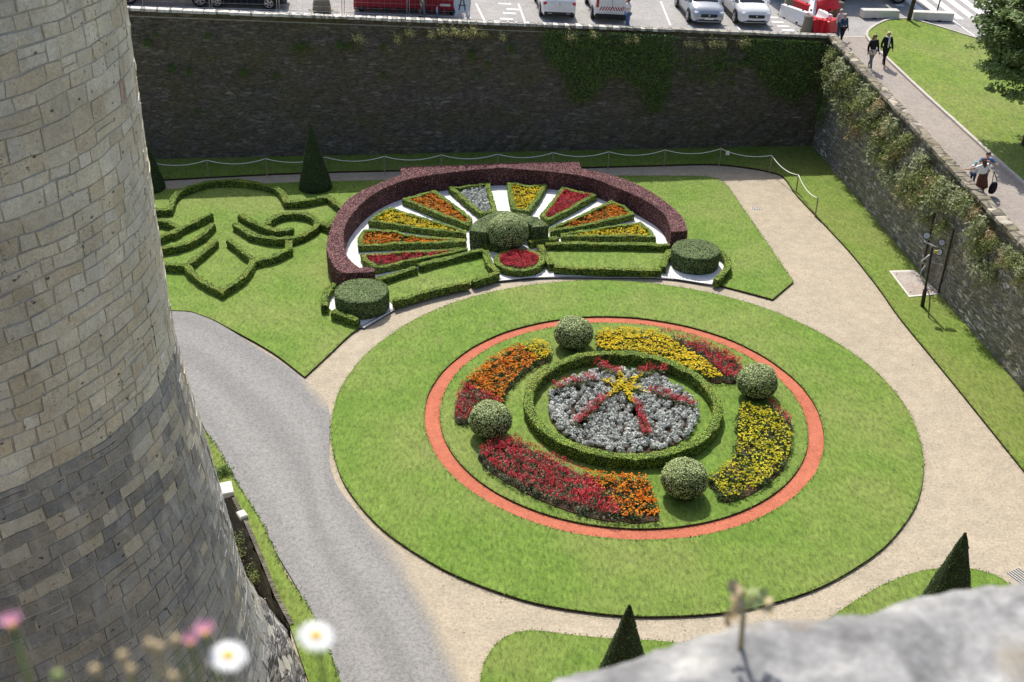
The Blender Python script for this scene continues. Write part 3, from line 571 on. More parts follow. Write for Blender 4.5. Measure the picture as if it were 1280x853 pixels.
silver_bed(ring(OX, OY, 2.62, 60), 'round silver grey foliage bed crossed by red rays and a yellow star', .3, holes=RP+[star])
for (p, where), poly in zip(rays, RP):
    flower_bed(poly, f'narrow red flower ray in the silver bed, pointing to the {where}', 'red_petal', 'salvia_leaf', .4, 130, 'red rays of the star bed', spikes=True)
flower_bed(star, 'yellow six pointed star of flowers at the centre of the silver bed', 'yellow_petal', 'bed_leaf', .36, 170, leafsize=.06)
CB = 'flower patches between the topiary balls'
seg = [([(569, 521), (570, 497), (578, 480), (592, 484), (606, 491), (626, 500), (620, 508), (596, 514), (586, 523)], 'red_petal', 'salvia_leaf', 'red flowers at the lower end of the left flower patch, beside the left ball', .32, .7, True),
    ([(580, 478), (600, 458), (625, 440), (648, 430), (660, 440), (671, 450), (655, 462), (641, 476), (631, 490), (627, 503), (606, 491)], 'orange_petal', 'bed_leaf', 'orange flowers in the middle of the left flower patch', .3, .95, False),
    ([(648, 430), (665, 426), (682, 427), (689, 437), (686, 445), (672, 451), (660, 441)], 'yellow_petal', 'bed_leaf', 'small yellow flower corner at the upper end of the left flower patch', .3, .9, False),
    ([(746, 425), (750, 412), (790, 410), (815, 413), (832, 419), (850, 431), (870, 443), (899, 466), (901, 473), (885, 470), (840, 453), (800, 440), (752, 437)], 'yellow_petal', 'bed_leaf', 'dense yellow flowers behind the ring hedge, right of the back ball', .3, 1, False),
    ([(826, 413), (840, 417), (870, 424), (905, 437), (929, 456), (923, 472), (905, 472), (899, 464), (870, 441), (848, 428)], 'red_petal', 'salvia_leaf', 'red flowers beside the yellow patch, reaching to the right ball', .34, .75, True),
    ([(925, 505), (950, 506), (972, 514), (989, 540), (988, 560), (975, 586), (940, 611), (908, 621), (895, 608), (886, 596), (900, 583), (915, 572), (922, 550)], 'yellow_petal', 'bed_leaf', 'large crescent of yellow flowers at the right of the round bed, green showing through', .3, .68, False),
    ([(958, 500), (975, 507), (990, 523), (989, 533), (980, 523), (968, 512)], 'red_petal', 'salvia_leaf', 'tiny red flower corner behind the large yellow crescent', .32, .5, True),
    ([(598, 566), (610, 553), (640, 548), (660, 555), (700, 573), (727, 588), (750, 610), (775, 640), (768, 645), (730, 638), (680, 620), (640, 600), (612, 582)], 'red_petal', 'salvia_leaf', 'largest red flower patch, at the front of the round bed', .36, .72, True),
    ([(727, 587), (745, 591), (780, 594), (808, 595), (816, 615), (825, 640), (815, 645), (777, 644), (750, 610)], 'orange_petal', 'bed_leaf', 'orange flowers at the front of the round bed, left of the front ball', .32, .85, False)]
for pts, petal, leaf, lab, h, bf, sp in seg:
    flower_bed(px(pts, .25, True, 3), lab, ('lime_petal' if 'crescent' in lab and petal == 'yellow_petal' else petal), leaf, h, 150, CB, bloomfrac=bf, spikes=sp)
# ================================================================== yew cones
def cone(c, rad, h, label):
    prof = [(rad*(.97 if i == 0 else 1)*(1-i/14)**.92+.015, h*i/14) for i in range(15)]; g = Geo(); g.lathe(prof, (0, 0, 0), 40); V = g.V[0]+RNG.normal(0, .012, g.V[0].shape)
    t = empty('yew_cone', (c[0], c[1], 0)); tag(t, label, 'topiary', 'tall clipped yew cones'); leafy('crown', V, g.F, ('core_green', 'yew_leaf'), 1000, .045, t, lift=.025)
    tr = Geo(); tr.tube([(0, 0, -.1), (0, 0, .6)], [.09, .07], 8); tr.build('trunk', ['bark'], t)
cone(G(394.7, 235), .84, 3.35, 'tall dark clipped yew cone standing on the lawn near the back wall'); cone(G(186, 236), .84, 3.3, 'tall dark clipped yew cone mostly hidden behind the tower edge')
cone(G(787, 757, 3.5), .88, 3.5, 'tall dark yew cone at the bottom of the garden, left of the blurred stone'); cone(G(1207, 667, 3.5), .88, 3.5, 'tall dark yew cone rising behind the blurred stone at the right')
# ================================================================== rope fence, lamp, hatches
t = empty('rope_fence', tuple(G(561, 214))); tag(t, 'white rope slung between thin wooden posts along the back of the garden', 'rope fence'); org = G(561, 214)
posts = [(115, 225), (188, 223), (261, 221), (334, 219), (408, 217), (481, 216), (552, 214), (622, 213), (691, 211), (760, 210), (830, 207.5), (899, 206), (962, 214.5), (995, 239.5), (1019, 269)]
pw = [G(*q) for q in posts]
for p in pw:
    g = Geo(); q = p-org; g.tube([(q[0], q[1], -.1), (q[0]+.01, q[1], .45), (q[0]+.005, q[1]+.01, .93)], [.035, .034, .03], 7, smooth=False); g.build('post', ['timber'], t)
g = Geo()
for a, b in zip(pw, pw[1:]):
    a, b = a-org, b-org; g.tube([(a[0]+(b[0]-a[0])*s, a[1]+(b[1]-a[1])*s, .9-.26*4*s*(1-s)*min(1, np.linalg.norm(b-a)/3.2)) for s in np.linspace(0, 1, 11)], .022, 6)
g.build('rope', ['rope'], t)
s = pw[11]-org; e = pw[12]-org; g = Geo(); c = s+(e-s)*.14; g.box((c[0], c[1]-.03, .72), (.2, .015, .24)); g.build('notice', ['cloth_white'], t)
L0 = G(1153, 383); t = empty('floodlight_post', tuple(L0)); tag(t, 'slim black post with three floodlights, standing on the grass by the right wall', 'lamp post')
g = Geo(); g.tube([(0, 0, -.2), (-.03, .02, .75), (-.03, .02, .8)], [.085, .08, .05], 10); g.build('sleeve', ['lamp_black'], t)
g = Geo(); g.tube([(-.03, .02, .75), (-.1, .05, 2.75)], .045, 10); g.build('pole', ['lamp_black'], t)
cb0, cb1 = np.array([-.42, .24, 2.86]), np.array([.22, -.12, 2.66]); g = Geo(); g.tube([cb0, cb1], .03, 8); g.tube([(-.1, .05, 2.7), (-.1, .06, 2.77)], .05, 8); g.build('crossbar', ['galv'], t)
def flood(c, tilt, rz, tagc=False):
    h = empty_mesh = Geo(); R = Euler((tilt, 0, rz)).to_matrix()
    def T(v): return tuple(np.array(c)+np.array(R @ Vector(v)))
    g = Geo(); prof = [(.05, -.16), (.12, -.12), (.15, -.02), (.155, .05)]; n = 16; V = []; F = []
    for r, z in prof:
        for j in range(n): a = 2*math.pi*j/n; V.append(T((r*math.cos(a), r*math.sin(a), z)))
    F = [(i*n+j, i*n+(j+1) % n, (i+1)*n+(j+1) % n, (i+1)*n+j) for i in range(3) for j in range(n)]+[tuple(range(n-1, -1, -1))]
    g.add(V, F, smooth=True); hd = g.build('floodlight', ['lamp_black'], t)
    g = Geo(); V = [T((.125*math.cos(2*math.pi*j/n), .125*math.sin(2*math.pi*j/n), .045)) for j in range(n)]; g.add(V, [tuple(range(n))]); l_ = g.build('lens', ['lens'], hd)
    g = Geo(); g.tube([T((-.16, 0, 0)), T((-.16, 0, -.2)), T((.16, 0, -.2)), T((.16, 0, 0))], .012, 5); g.build('bracket', ['lamp_black'], hd)
flood((-.36, .2, 3.12), math.radians(62), math.radians(-30)); flood((.2, -.02, 2.92), math.radians(58), math.radians(-5)); flood((.12, -.2, 2.58), math.radians(66), math.radians(-40))
g = Geo(); g.box((-.02, -.2, 2.6), (.14, .05, .12)); g.build('yellow_tag', ['yellow_tag'], t)
cp = [G(1156, 325, 2.2)-L0, G(1152, 340, 1.6)-L0]; g = Geo(); e_ = G(1150, 346)-L0; e_[2] = -.02
g.tube(smooth3 if False else [(-.12, .1, 2.3), (-.30, .35, 1.9), (e_[0]*.6, e_[1]*.6, 1.1), (e_[0]*.95, e_[1]*.95, .4), tuple(e_)], .035, 8); g.build('conduit', ['galv'], t)
hq = [G(1113, 340)[:2], G(1143, 339)[:2], G(1173, 367.5)[:2], G(1136.5, 371)[:2]]; hc = np.mean(hq, 0)
t = empty('access_hatch', (hc[0], hc[1], 0)); tag(t, 'pale square concrete hatch cover set in the grass beside the floodlight post', 'hatch'); q = [p-hc for p in hq]
g = Geo(); g.prism([p*1.06 for p in q], -.05, .025, 0); g.build('frame', ['concrete_white'], t); g = Geo(); g.prism([p*.93 for p in q], 0, .034, 0); g.build('cover', ['slab_concrete'], t)
g = Geo()
for p in q: g.lathe([(.045, .03), (.045, .045), (.02, .046)], (p[0]*.72, p[1]*.72, 0), 8)
g.build('lifting_points', ['manhole'], t)
def grate(c, w_, d, rz, label):
    t = empty('drain_grate', (c[0], c[1], GZ), rz); tag(t, label, 'drain grate'); g = Geo()
    for i in range(6): g.box((-w_/2+w_*(i+.5)/6, 0, .012), (w_/12, d, .02))
    g.build('bars', ['manhole'], t); g = Geo(); g.box((0, 0, .005), (w_, d, .01)); g.build('frame', ['concrete_white'], t)
grate(G(946, 261, GZ), .5, .3, 0, 'small drain grate set in the wide tan gravel path'); grate(G(1275, 721, GZ), .55, .55, .5, 'square drain grate in the gravel at the right edge behind the blurred stone')

# fallen leaves and small stones on the gravel
n = 1500; Q = np.column_stack([RNG.uniform(-9, 20, n), RNG.uniform(17, 57, n), np.full(n, GZ+.012)]); g = Geo(); leaves(g, Q, np.tile([0, 0, 1.], (n, 1)), .055, 0, .25, .004, .6); o = g.build('gravel_litter', ['litter']); o['kind'] = 'stuff'
# ================================================================== moat walls
PAR = .45
def wall(name, a, b, nrm, mat, cop, label, jit, zoff=None, zb=-1.8, cw=.5, cover=.42):
    "a -> b along the foot; nrm points away from the garden; top follows the street"
    L = np.linalg.norm(b-a); n = int(L/.35); mz = 22; d = (b-a)/L; t = empty(name, (a[0], a[1], 0)); tag(t, label, 'stone wall')
    V = []; uvp = []
    def top(x, y): return max(3.0, zU(x, y)+PAR)+(zoff(x, y) if zoff else 0)
    for i in range(n+1):
        q = a+d*L*i/n; zt = top(*q)
        for j in range(mz+1):
            z = zb+(zt-.10-zb)*j/mz; k_ = RNG.normal(0, jit)*(0 if j == mz else 1); off = k_+.28*max(0, z)/6
            if z > zt-.95: off += .14
            V.append((q[0]-a[0]+nrm[0]*off, q[1]-a[1]+nrm[1]*off, z)); uvp.append((L*i/n, z))
    F = [(i*(mz+1)+j, (i+1)*(mz+1)+j, (i+1)*(mz+1)+j+1, i*(mz+1)+j+1) for i in range(n) for j in range(mz)]
    e1 = np.cross(np.array(V[F[0][1]])-V[F[0][0]], np.array(V[F[0][3]])-V[F[0][0]])
    if e1[:2]@nrm > 0: F = [f[::-1] for f in F]
    g = Geo(); g.add(V, F, 0, uv=[[uvp[v] for v in f] for f in F]); g.build('face', [mat], t, uv=True)
    # back face and inner fill
    g = Geo(); P = []
    for i in range(n+1):
        q = a+d*L*i/n-a; P.append((q, top(*(q+a))))
    V = []
    for q, zt in P: V += [(q[0]+nrm[0]*cover, q[1]+nrm[1]*cover, zb), (q[0]+nrm[0]*cover, q[1]+nrm[1]*cover, zt-.1)]
    F = [(2*i, 2*i+2, 2*i+3, 2*i+1) for i in range(n)]; g.add(V, F, 0, uv=[[(v//2*.35, V[v][2]) for v in f] for f in F]); g.build('back_face', [mat], t, uv=True)
    # coping stones
    g = Geo(); s = 0
    while s < L-.2:
        w_ = random.uniform(.35, .75); q = a+d*(s+w_/2)-a+nrm*(cover/2+.05+random.uniform(-.015, .015)); zt = top(*(q+a)); rz = math.atan2(d[1], d[0])
        slope = (top(*(q+a+d*.5))-top(*(q+a-d*.5)))
        m = Euler((0, 0, rz)).to_matrix(); x, y, h = w_/2-.008, cw/2+random.uniform(-.03, .02), .13; Vv = []
        for (sx, sy, sz) in [(-1, -1, -1), (1, -1, -1), (1, 1, -1), (-1, 1, -1), (-1, -1, 1), (1, -1, 1), (1, 1, 1), (-1, 1, 1)]:
            v = m @ Vector((sx*x*(.97 if sz > 0 else 1), sy*y*(.96 if sz > 0 else 1), 0)); Vv.append((q[0]+v[0]+random.gauss(0, .008), q[1]+v[1]+random.gauss(0, .008), zt-h*.5+sz*h*.5+slope*sx*x+random.gauss(0, .01)+.01))
        Ff = [(3, 2, 1, 0), (4, 5, 6, 7), (0, 1, 5, 4), (1, 2, 6, 5), (2, 3, 7, 6), (3, 0, 4, 7)]
        g.add(Vv, Ff, 0, uv=[[(s+Vv[v][0], Vv[v][1]) for v in f] for f in Ff]); s += w_
    g.build('coping', [cop], t, uv=True); return t
fb = lambda x, y: 0.0
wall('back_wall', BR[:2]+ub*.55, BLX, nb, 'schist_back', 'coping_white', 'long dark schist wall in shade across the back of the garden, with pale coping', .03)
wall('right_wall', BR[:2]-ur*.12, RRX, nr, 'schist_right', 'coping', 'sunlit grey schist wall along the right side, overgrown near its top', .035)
for (b_, t_, lab) in [((1150, 342), (1169, 283), 'dark rusty pipe down the right wall right behind the floodlight post'), ((1178, 367), (1203, 277), 'dark rusty pipe down the right wall, to the right of the floodlight post')]:
    p0 = G(*b_); s = (p0[:2]-BR[:2])@ur; q = BR[:2]+ur*s-nr*.03; g = Geo(); g.tube([(q[0]-nr[0]*.03, q[1]-nr[1]*.03, -.1), (q[0]-nr[0]*.0, q[1], 1.2), (q[0]+nr[0]*.03, q[1]+nr[1]*.03, 3.0)], .045, 8); tag(g.build('drain_pipe', ['dark_timber']), lab, 'pipe')
# ---- plants on the walls
def shrub_geo(leaf, n, rad, hz, size, stems=14, petal=None, droop=0.0):
    g = Geo(); P = []; Nn = []
    for i in range(stems):
        u = RNG.normal(0, 1, 3); u[2] = abs(u[2])*.9+.1; u /= np.linalg.norm(u); e = u*np.array([rad, rad, hz])*RNG.uniform(.6, 1.05); mid = e*.5+np.array([0, 0, .12*hz]); e[2] -= droop*RNG.uniform(.2, 1)*hz
        g.tube([(0, 0, 0), tuple(mid), tuple(e)], [.012, .009, .004], 4, 1)
        m = n//stems; s = .04+.96*((np.arange(m)+RNG.uniform(0, 1, m))/m)**.8; q = np.outer((1-s)**2, [0, 0, 0])+np.outer(2*s*(1-s), mid)+np.outer(s*s, e)+RNG.normal(0, .07*rad/.5, (m, 3)); P.append(q); Nn.append(np.tile(u, (m, 1))+RNG.normal(0, .5, (m, 3)))
    m = n//3; q = RNG.normal(0, .3, (m, 3))*np.array([rad, rad, hz])*.8; q[:, 2] = q[:, 2]*.7+.2*hz; P.append(q); Nn.append(q/np.linalg.norm(q, axis=1)[:, None])
    P = np.concatenate(P); Nn = np.concatenate(Nn); Nn[:, 2] += .5; Nn /= np.linalg.norm(Nn, axis=1)[:, None]; leaves(g, P, Nn, size, 0, .6, .02, .45); return g, [leaf, 'stem_green']
def instance(proto, name, n, place, labels, cat, group):
    objs = []
    for i in range(n):
        o = proto[i % len(proto)]
        if o.get('used'): o = o.copy(); COL.objects.link(o)
        else: o['used'] = 1
        place(o, i); o['label'] = labels[i % len(labels)]; o['category'] = cat; o['group'] = group; objs.append(o)
    for o in objs:
        if 'used' in o: del o['used']
    return objs
kinds = [('sage_leaf', 330, .62, .55, .12, .3), ('dry_leaf', 300, .55, .5, .085, .5), ('olive_leaf', 340, .6, .5, .10, .4), ('sage_leaf', 260, .5, .65, .14, .2), ('olive_leaf', 300, .6, .65, .09, .2), ('olive_leaf', 360, .7, .5, .085, .9)]
prot = []
for lf, n_, r_, h_, s_, dr in kinds:
    g, m_ = shrub_geo(lf, n_, r_, h_, s_, 16, droop=dr); prot.append(g.build('wall_plant', m_))
LEN = np.linalg.norm(RRX-BR[:2]); dens_s = []
def put_right(o, i):
    s = 1.0+33*((i*.6180339) % 1.0)**1.05; q = BR[:2]+ur*s; zt = zU(*q)+PAR; lo = 2.3 if s < 16 else (1.8 if s < 22 else (.9 if s < 26 else .5))
    dz = .55+lo*random.random()**1.9; z = zt-dz; o.location = (q[0]-nr[0]*.02, q[1]-nr[1]*.02, z); sc = random.uniform(.7, 1.3)*(1.12 if s < 22 else .8)
    o.rotation_euler = (random.uniform(-.2, .2), -random.uniform(.5, 1.0), random.uniform(-.3, .3)); o.scale = (sc, sc, sc)
RL = ['bushy grey green plant rooted in the upper part of the right wall', 'brownish dry tuft growing from the upper part of the right wall', 'olive green bush hanging on the upper part of the right wall', 'upright grey green plant with big leaves on the upper part of the right wall', 'small leaved olive tuft standing up from the upper part of the right wall', 'drooping olive green plant trailing down the right wall']
instance(prot, 'wall_plant', 118, put_right, RL, 'wall plant', 'plants growing on the right moat wall')
# pale flowering tufts and green tufts on the back wall
g, m_ = shrub_geo('pale_flower_leaf', 260, .5, .5, .08, 16); pf = g.build('flowering_tuft', m_); g, m_ = shrub_geo('pale_flower_leaf', 200, .42, .62, .075, 14); pf2 = g.build('flowering_tuft', m_)
def bw(px_, py_):
    d = ray(px_, py_); P0 = np.array([BL[0], BL[1], 0]); n3 = np.array([nb[0], nb[1], 0]); tt = ((P0-CAM)@n3)/(d@n3); return CAM+d*tt
tuf = [(448, 50), (497, 50), (512, 43), (540, 44), (553, 42), (568, 41), (580, 44), (592, 40), (603, 44), (628, 47), (712, 48), (741, 45), (783, 52), (795, 50), (860, 57), (873, 58), (890, 57), (903, 56), (928, 56), (160, 42)]
def put_tuft(o, i):
    p = bw(*tuf[i]); o.location = (p[0]-nb[0]*.1, p[1]-nb[1]*.1, p[2]+.02); o.rotation_euler = (random.uniform(.4, .7), 0, random.uniform(-.3, .3)); s = random.uniform(.75, 1.15); o.scale = (s, s, s)
TL = ['pale yellow flowering tuft rooted high on the shaded back wall']
instance([pf, pf2], 'flowering_tuft', len(tuf), put_tuft, TL, 'wall plant', 'pale flowering tufts along the top of the back wall')
g, m_ = shrub_geo('ivy_leaf', 200, .45, .35, .09, 14, droop=.8); gt = g.build('green_tuft', m_)
gtf = [(185, 55), (196, 45), (215, 88), (238, 91), (305, 93), (380, 60), (425, 58), (438, 60), (370, 62), (480, 60), (590, 70), (610, 80), (600, 95), (480, 95), (640, 62), (950, 92), (915, 105), (935, 80), (245, 140), (900, 85), (345, 95), (560, 62), (260, 46), (700, 60), (660, 75)]
def put_gt(o, i):
    p = bw(*gtf[i]); o.location = (p[0]-nb[0]*.0, p[1]-nb[1]*.0, p[2]); o.rotation_euler = (random.uniform(.9, 1.3), 0, random.uniform(-.6, .6)); s = random.uniform(.5, 1.15); o.scale = (s, s, s*.8)
instance([gt], 'green_tuft', len(gtf), put_gt, ['green weedy tuft growing out of the shaded face of the back wall'], 'wall plant', 'green tufts scattered over the back wall')
def ivy(name, poly, label, dens=95, size=.10, plane='back'):
    "ivy clinging to a wall inside an outline; hanging strands at the lower edge"
    n3 = nb if plane == 'back' else nr; Q = inside(poly, dens=None, n=int(dens*1.7)); Q = Q+RNG.normal(0, 1, Q.shape)*np.array([3.5, 3.0])+np.column_stack([np.zeros(len(Q)), np.abs(RNG.normal(0, 5, len(Q)))*(RNG.uniform(0, 1, len(Q)) < .3)]); Q[:, 1] = np.maximum(Q[:, 1], np.interp(Q[:, 0], [650, 850, 1030], [36, 44, 52]) if plane == 'back' else 0); P = []
    for q in Q:
        if plane == 'back': p = bw(*q)
        else:
            d = ray(*q); P0 = np.array([BR[0], BR[1], 0]); n_ = np.array([nr[0], nr[1], 0]); p = CAM+d*(((P0-CAM)@n_)/(d@n_))
        P.append(p)
    P = np.array(P); dep = RNG.uniform(.0, .22, len(P)); P[:, :2] -= n3*dep[:, None]; g = Geo(); leaves(g, P, np.tile([-n3[0], -n3[1], .45], (len(P), 1)), size, 0, .5, .04, .75)
    return tag(g.build(name, ['ivy_leaf']), label, 'ivy')
ivy('ivy', [(680, 36), (760, 40), (842, 44), (846, 60), (838, 100), (830, 128), (822, 140), (808, 136), (800, 110), (788, 105), (775, 90), (765, 92), (752, 106), (738, 122), (726, 128), (715, 122), (708, 100), (700, 85), (685, 78), (678, 60)], 'dark green ivy curtain hanging from the middle of the back wall top in two points', 4600)
ivy('ivy', [(930, 44), (985, 46), (1028, 50), (1020, 80), (1014, 110), (990, 125), (960, 112), (945, 80), (932, 66)], 'dark ivy covering the right end of the back wall up to the corner', 2300)
ivy('ivy', [(1032, 54), (1040, 62), (1043, 90), (1038, 130), (1026, 160), (1019, 140), (1022, 100)], 'ivy hanging on the right wall close to the corner', 900, plane='right')
ivy('ivy', [(846, 66), (905, 60), (930, 76), (912, 96), (880, 104), (852, 92)], 'thin patch of creeper on the back wall, right of the big ivy curtain', 420)
# ================================================================== round tower
TX, TY = -11.9, 18.6; t = empty('tower', (TX, TY, 0)); tag(t, 'big round stone tower filling the left side, pale blocks above dark slate', 'tower')
prof = [(-1.7, 7.58), (-.9, 7.28), (-.3, 7.05), (.3, 6.82), (.9, 6.58), (1.5, 6.35), (2, 6.19), (2.5, 6.04), (3, 5.94), (3.5, 5.87), (4, 5.80), (5, 5.725), (6, 5.63), (7, 5.52), (8, 5.405), (9, 5.29), (10.2, 5.17), (11, 5.155), (12.5, 5.165), (15.2, 5.2), (17.2, 5.25), (26, 5.3)]
def RT_(z): return float(np.interp(z, [p[0] for p in prof], [p[1] for p in prof]))
def hit(px_, py_):
    d = ray(px_, py_); tt = 5.0
    while tt < 60:
        p = CAM+d*tt
        if np.hypot(p[0]-TX, p[1]-TY) < RT_(p[2]): return p
        tt += .02
zb_ = np.mean([hit(*q)[2] for q in [(1, 636), (90, 590), (159, 539)]]); print('band z', zb_, [round(hit(*q)[2], 2) for q in [(1, 636), (90, 590), (159, 539), (172, 664)]])
g = Geo(); n = 160; zs = np.arange(-1.7, 26, .25); V = [((RT_(z)-.012)*math.cos(2*math.pi*j/n), (RT_(z)-.012)*math.sin(2*math.pi*j/n), z) for z in zs for j in range(n)]
F = [(i*n+j, i*n+(j+1) % n, (i+1)*n+(j+1) % n, (i+1)*n+j) for i in range(len(zs)-1) for j in range(n)]; g.add(V, F, 0, smooth=True); g.build('mortar', ['mortar'], t)
g = Geo(); LIME = [(.73, .67, .53), (.70, .65, .52), (.75, .705, .57), (.67, .60, .45), (.72, .685, .57), (.71, .655, .52), (.66, .595, .46), (.76, .725, .61)]; DARK = [(.31, .315, .305), (.34, .34, .325), (.36, .357, .335), (.39, .38, .35), (.32, .32, .305)]; MID = [(.50, .47, .40), (.52, .49, .42), (.44, .425, .385)]
z = 1.9; zc1 = zb_-.55; zc2 = zb_-1.95; a_off = 0
PK = hit(150, 112); PK = (math.atan2(PK[1]-TY, PK[0]-TX)+2*math.pi, PK[2])
while z < 25.5:
    low = z < zc2
    h = random.uniform(.22, .36) if low else (random.uniform(.24, .30) if z < zb_ else random.choice([.22, .27, .31, .34, .38, .30, .24]))
    if z < zb_ < z+h: h = zb_-z
    if h < .1: h = .27
    r0, r1 = RT_(z), RT_(z+h); a = random.random()*.9+.0; a += 0 if a < PK[0] else 0; end = a+2*math.pi
    while a < end-.02:
        wd_ = random.uniform(.3, .75) if low else random.uniform(.28, .8)
        if not low and random.random() < .15: wd_ = random.uniform(.2, .34)
        da = min(wd_/r0, end-a); 
        if end-a-da < .04: da = end-a
        am = a+da/2
        # only the blocks that can be seen from the garden side of the tower, others are left plain mortar
        ja = .008/r0*random.uniform(.6, 1.6); jz = .008*random.uniform(.6, 1.6); pr_ = random.uniform(.002, .012)*(1.5 if low else 1); q = random.random(); rt = z+h/2
        if z >= zb_-.01: c = random.choice(LIME); s_ = random.uniform(.94, 1.05); c = tuple(v*s_ for v in c); c = (.50, .34, .27) if q < .0 else c
        elif z >= zc1: c = random.choice(DARK)
        elif z >= zc2: c = random.choice(LIME if q < .35 else MID if q < .6 else DARK); c = tuple(v*.85 for v in c)
        else:
            c = random.choice(DARK if q < .8 else MID if q < .97 else LIME); s_ = random.uniform(.92, 1.06)*(.8 if q > .8 else 1); c = tuple(v*s_ for v in c)
        parts_ = [(z, z+h, r0, r1)]
        if z < PK[1] < z+h and a < PK[0] < a+da: c = (.50, .33, .26)
        if random.random() < (.10 if h > .3 else .03): zm = z+h*random.uniform(.4, .6); rm = RT_(zm); parts_ = [(z, zm, r0, rm), (zm, z+h, rm, r1)]
        for (z_, zt_, ra_, rb_) in parts_:
            if len(parts_) > 1: s2 = random.uniform(.9, 1.08); cc = tuple(v*s2 for v in c)
            else: cc = c
            m = max(2, int(da*r0/.22)+1); Vv = []; Ff = []; t0 = random.gauss(0, .006); t1 = random.gauss(0, .006); e0, e1, e2, e3 = (random.gauss(0, .012)/r0 for _ in range(4)); z0_, z1_ = random.gauss(0, .006), random.gauss(0, .006)
            for iz, (zz, rr) in enumerate(((z_+jz+z0_, ra_), (z_+jz+z0_, ra_), (zt_-jz+z1_, rb_), (zt_-jz+z1_, rb_))):
                out = iz in (1, 2); lo_ = iz < 2
                for j in range(m):
                    e = 0 if 0 < j < m-1 else 1; sa, sb = (e0, e1) if lo_ else (e2, e3); ang = a+ja+sa+(da-2*ja+sb-sa)*j/(m-1); zz2 = zz+random.gauss(0, .004)
                    if out: zz2 += (.007 if iz == 1 else -.007)
                    if out and e: ang += (.006 if j == 0 else -.006)/r0
                    rad = max(rr-.004, rr+pr_+(t0 if lo_ else t1)+random.gauss(0, .005)) if out else rr-.035
                    Vv.append((rad*math.cos(ang), rad*math.sin(ang), zz2))
            for iz in range(3):
                for j in range(m-1): Ff.append((iz*m+j, iz*m+j+1, (iz+1)*m+j+1, (iz+1)*m+j))
            Ff += [(0, m, 2*m, 3*m), (m-1, 4*m-1, 3*m-1, 2*m-1)]
            g.add(Vv, Ff, 0, cl=cc)
        a += da
    z += h
Vb = np.concatenate(g.V); ab = np.arctan2(Vb[:, 1], Vb[:, 0]); wz = .022*np.sin(ab*7+Vb[:, 2]*1.3)+.014*np.sin(ab*19+Vb[:, 2]*3.1)+.01*np.sin(ab*41+Vb[:, 2]*7); Vb[:, 2] += wz*np.clip((Vb[:, 2]-2)/1, 0, 1); g.V = [Vb]
g.build('stone_blocks', ['ashlar'], t, col=True)
# rough schist foot of the tower
g = Geo(); n = 420; zs = np.arange(-1.7, 2.1, .09); V = []; uvp = []
for i, zz in enumerate(zs):
    for j in range(n):
        a = 2*math.pi*j/n; r = RT_(zz)+.01+.045*math.sin(a*23+zz*2.1)*math.sin(zz*3.7+a*5)+.03*math.sin(a*61+zz*1.3)*math.sin(zz*9)+RNG.normal(0, .012)-(.05 if i == len(zs)-1 else 0); V.append((r*math.cos(a), r*math.sin(a), zz)); uvp.append((a*8, zz))
F = [(i*n+j, i*n+(j+1) % n, (i+1)*n+(j+1) % n, (i+1)*n+j) for i in range(len(zs)-1) for j in range(n)]
g.add(V, F, 0, uv=[[(uvp[f[0]][0], uvp[f[0]][1]), (uvp[f[0]][0]+8*2*math.pi/n, uvp[f[0]][1]), (uvp[f[0]][0]+8*2*math.pi/n, uvp[f[2]][1]), (uvp[f[0]][0], uvp[f[2]][1])] for f in F]); g.build('schist_base', ['rock'], t, uv=True)
# crack running down the tower near its right edge
cr_ = [hit(*q) for q in [(180, 345), (184, 366), (188, 395), (193, 425), (197, 452), (198, 480), (197, 493)]]
g = Geo(); g.tube([tuple(p-np.array([TX, TY, 0])) for p in cr_], [.006, .011, .014, .015, .013, .010, .005], 5); g.build('crack', ['core_soil'], t)
# ================================================================== ditch wall, cap stones and weeds by the tower foot
g = Geo(); V = []; uvp = []; s = 0; lip = resample(dt, .25, False); mz = 8
for i, p in enumerate(lip):
    if i: s += np.linalg.norm(p-lip[i-1])
    for j in range(mz+1): zz = -1.75+(1.78)*j/mz; V.append((p[0]+random.gauss(0, .03)-.03, p[1]+random.gauss(0, .02), zz)); uvp.append((s, zz))
n = len(lip); F = [(i*(mz+1)+j, (i+1)*(mz+1)+j, (i+1)*(mz+1)+j+1, i*(mz+1)+j+1) for i in range(n-1) for j in range(mz)]
g.add(V, F, 0, uv=[[uvp[v] for v in f] for f in F]); 
P = [(p[0], p[1]) for p in lip]; off = [(p[0]+.12, p[1]+.03) for p in lip]; m0 = len(V); top = [(x, y, .03) for x, y in P]+[(x, y, .03) for x, y in off]; Fq = [(i, i+1, n+i+1, n+i) for i in range(n-1)]
g.add(top, Fq, 0, uv=[[(top[v][0], top[v][1]) for v in f] for f in Fq]); tag(g.build('ditch_wall', ['schist_back'], uv=True), 'low dark dry stone wall of the ditch at the foot of the tower', 'stone wall')
c = G(281, 615); g = Geo(); g.box((c[0]+.05, c[1], .08), (.42, .62, .2), 0, .35, bev=.02); tag(g.build('cap_stone', ['concrete_white']), 'white flat cap stone at the far end of the low ditch wall', 'stone')
c = G(303, 646); g = Geo(); g.box((c[0], c[1], .06), (.25, .35, .16), 0, .6, bev=.03); tag(g.build('cap_stone', ['concrete_white']), 'small pale stone lying on the low ditch wall beside the grass', 'stone')
g, m_ = shrub_geo('olive_leaf', 300, .55, .75, .07, 18); o = g.build('ditch_weed', m_); p = G(304, 690, -.7); o.location = (p[0]-.1, p[1], -.75); tag(o, 'brownish green weed growing up out of the ditch by the tower, farther one', 'weed')
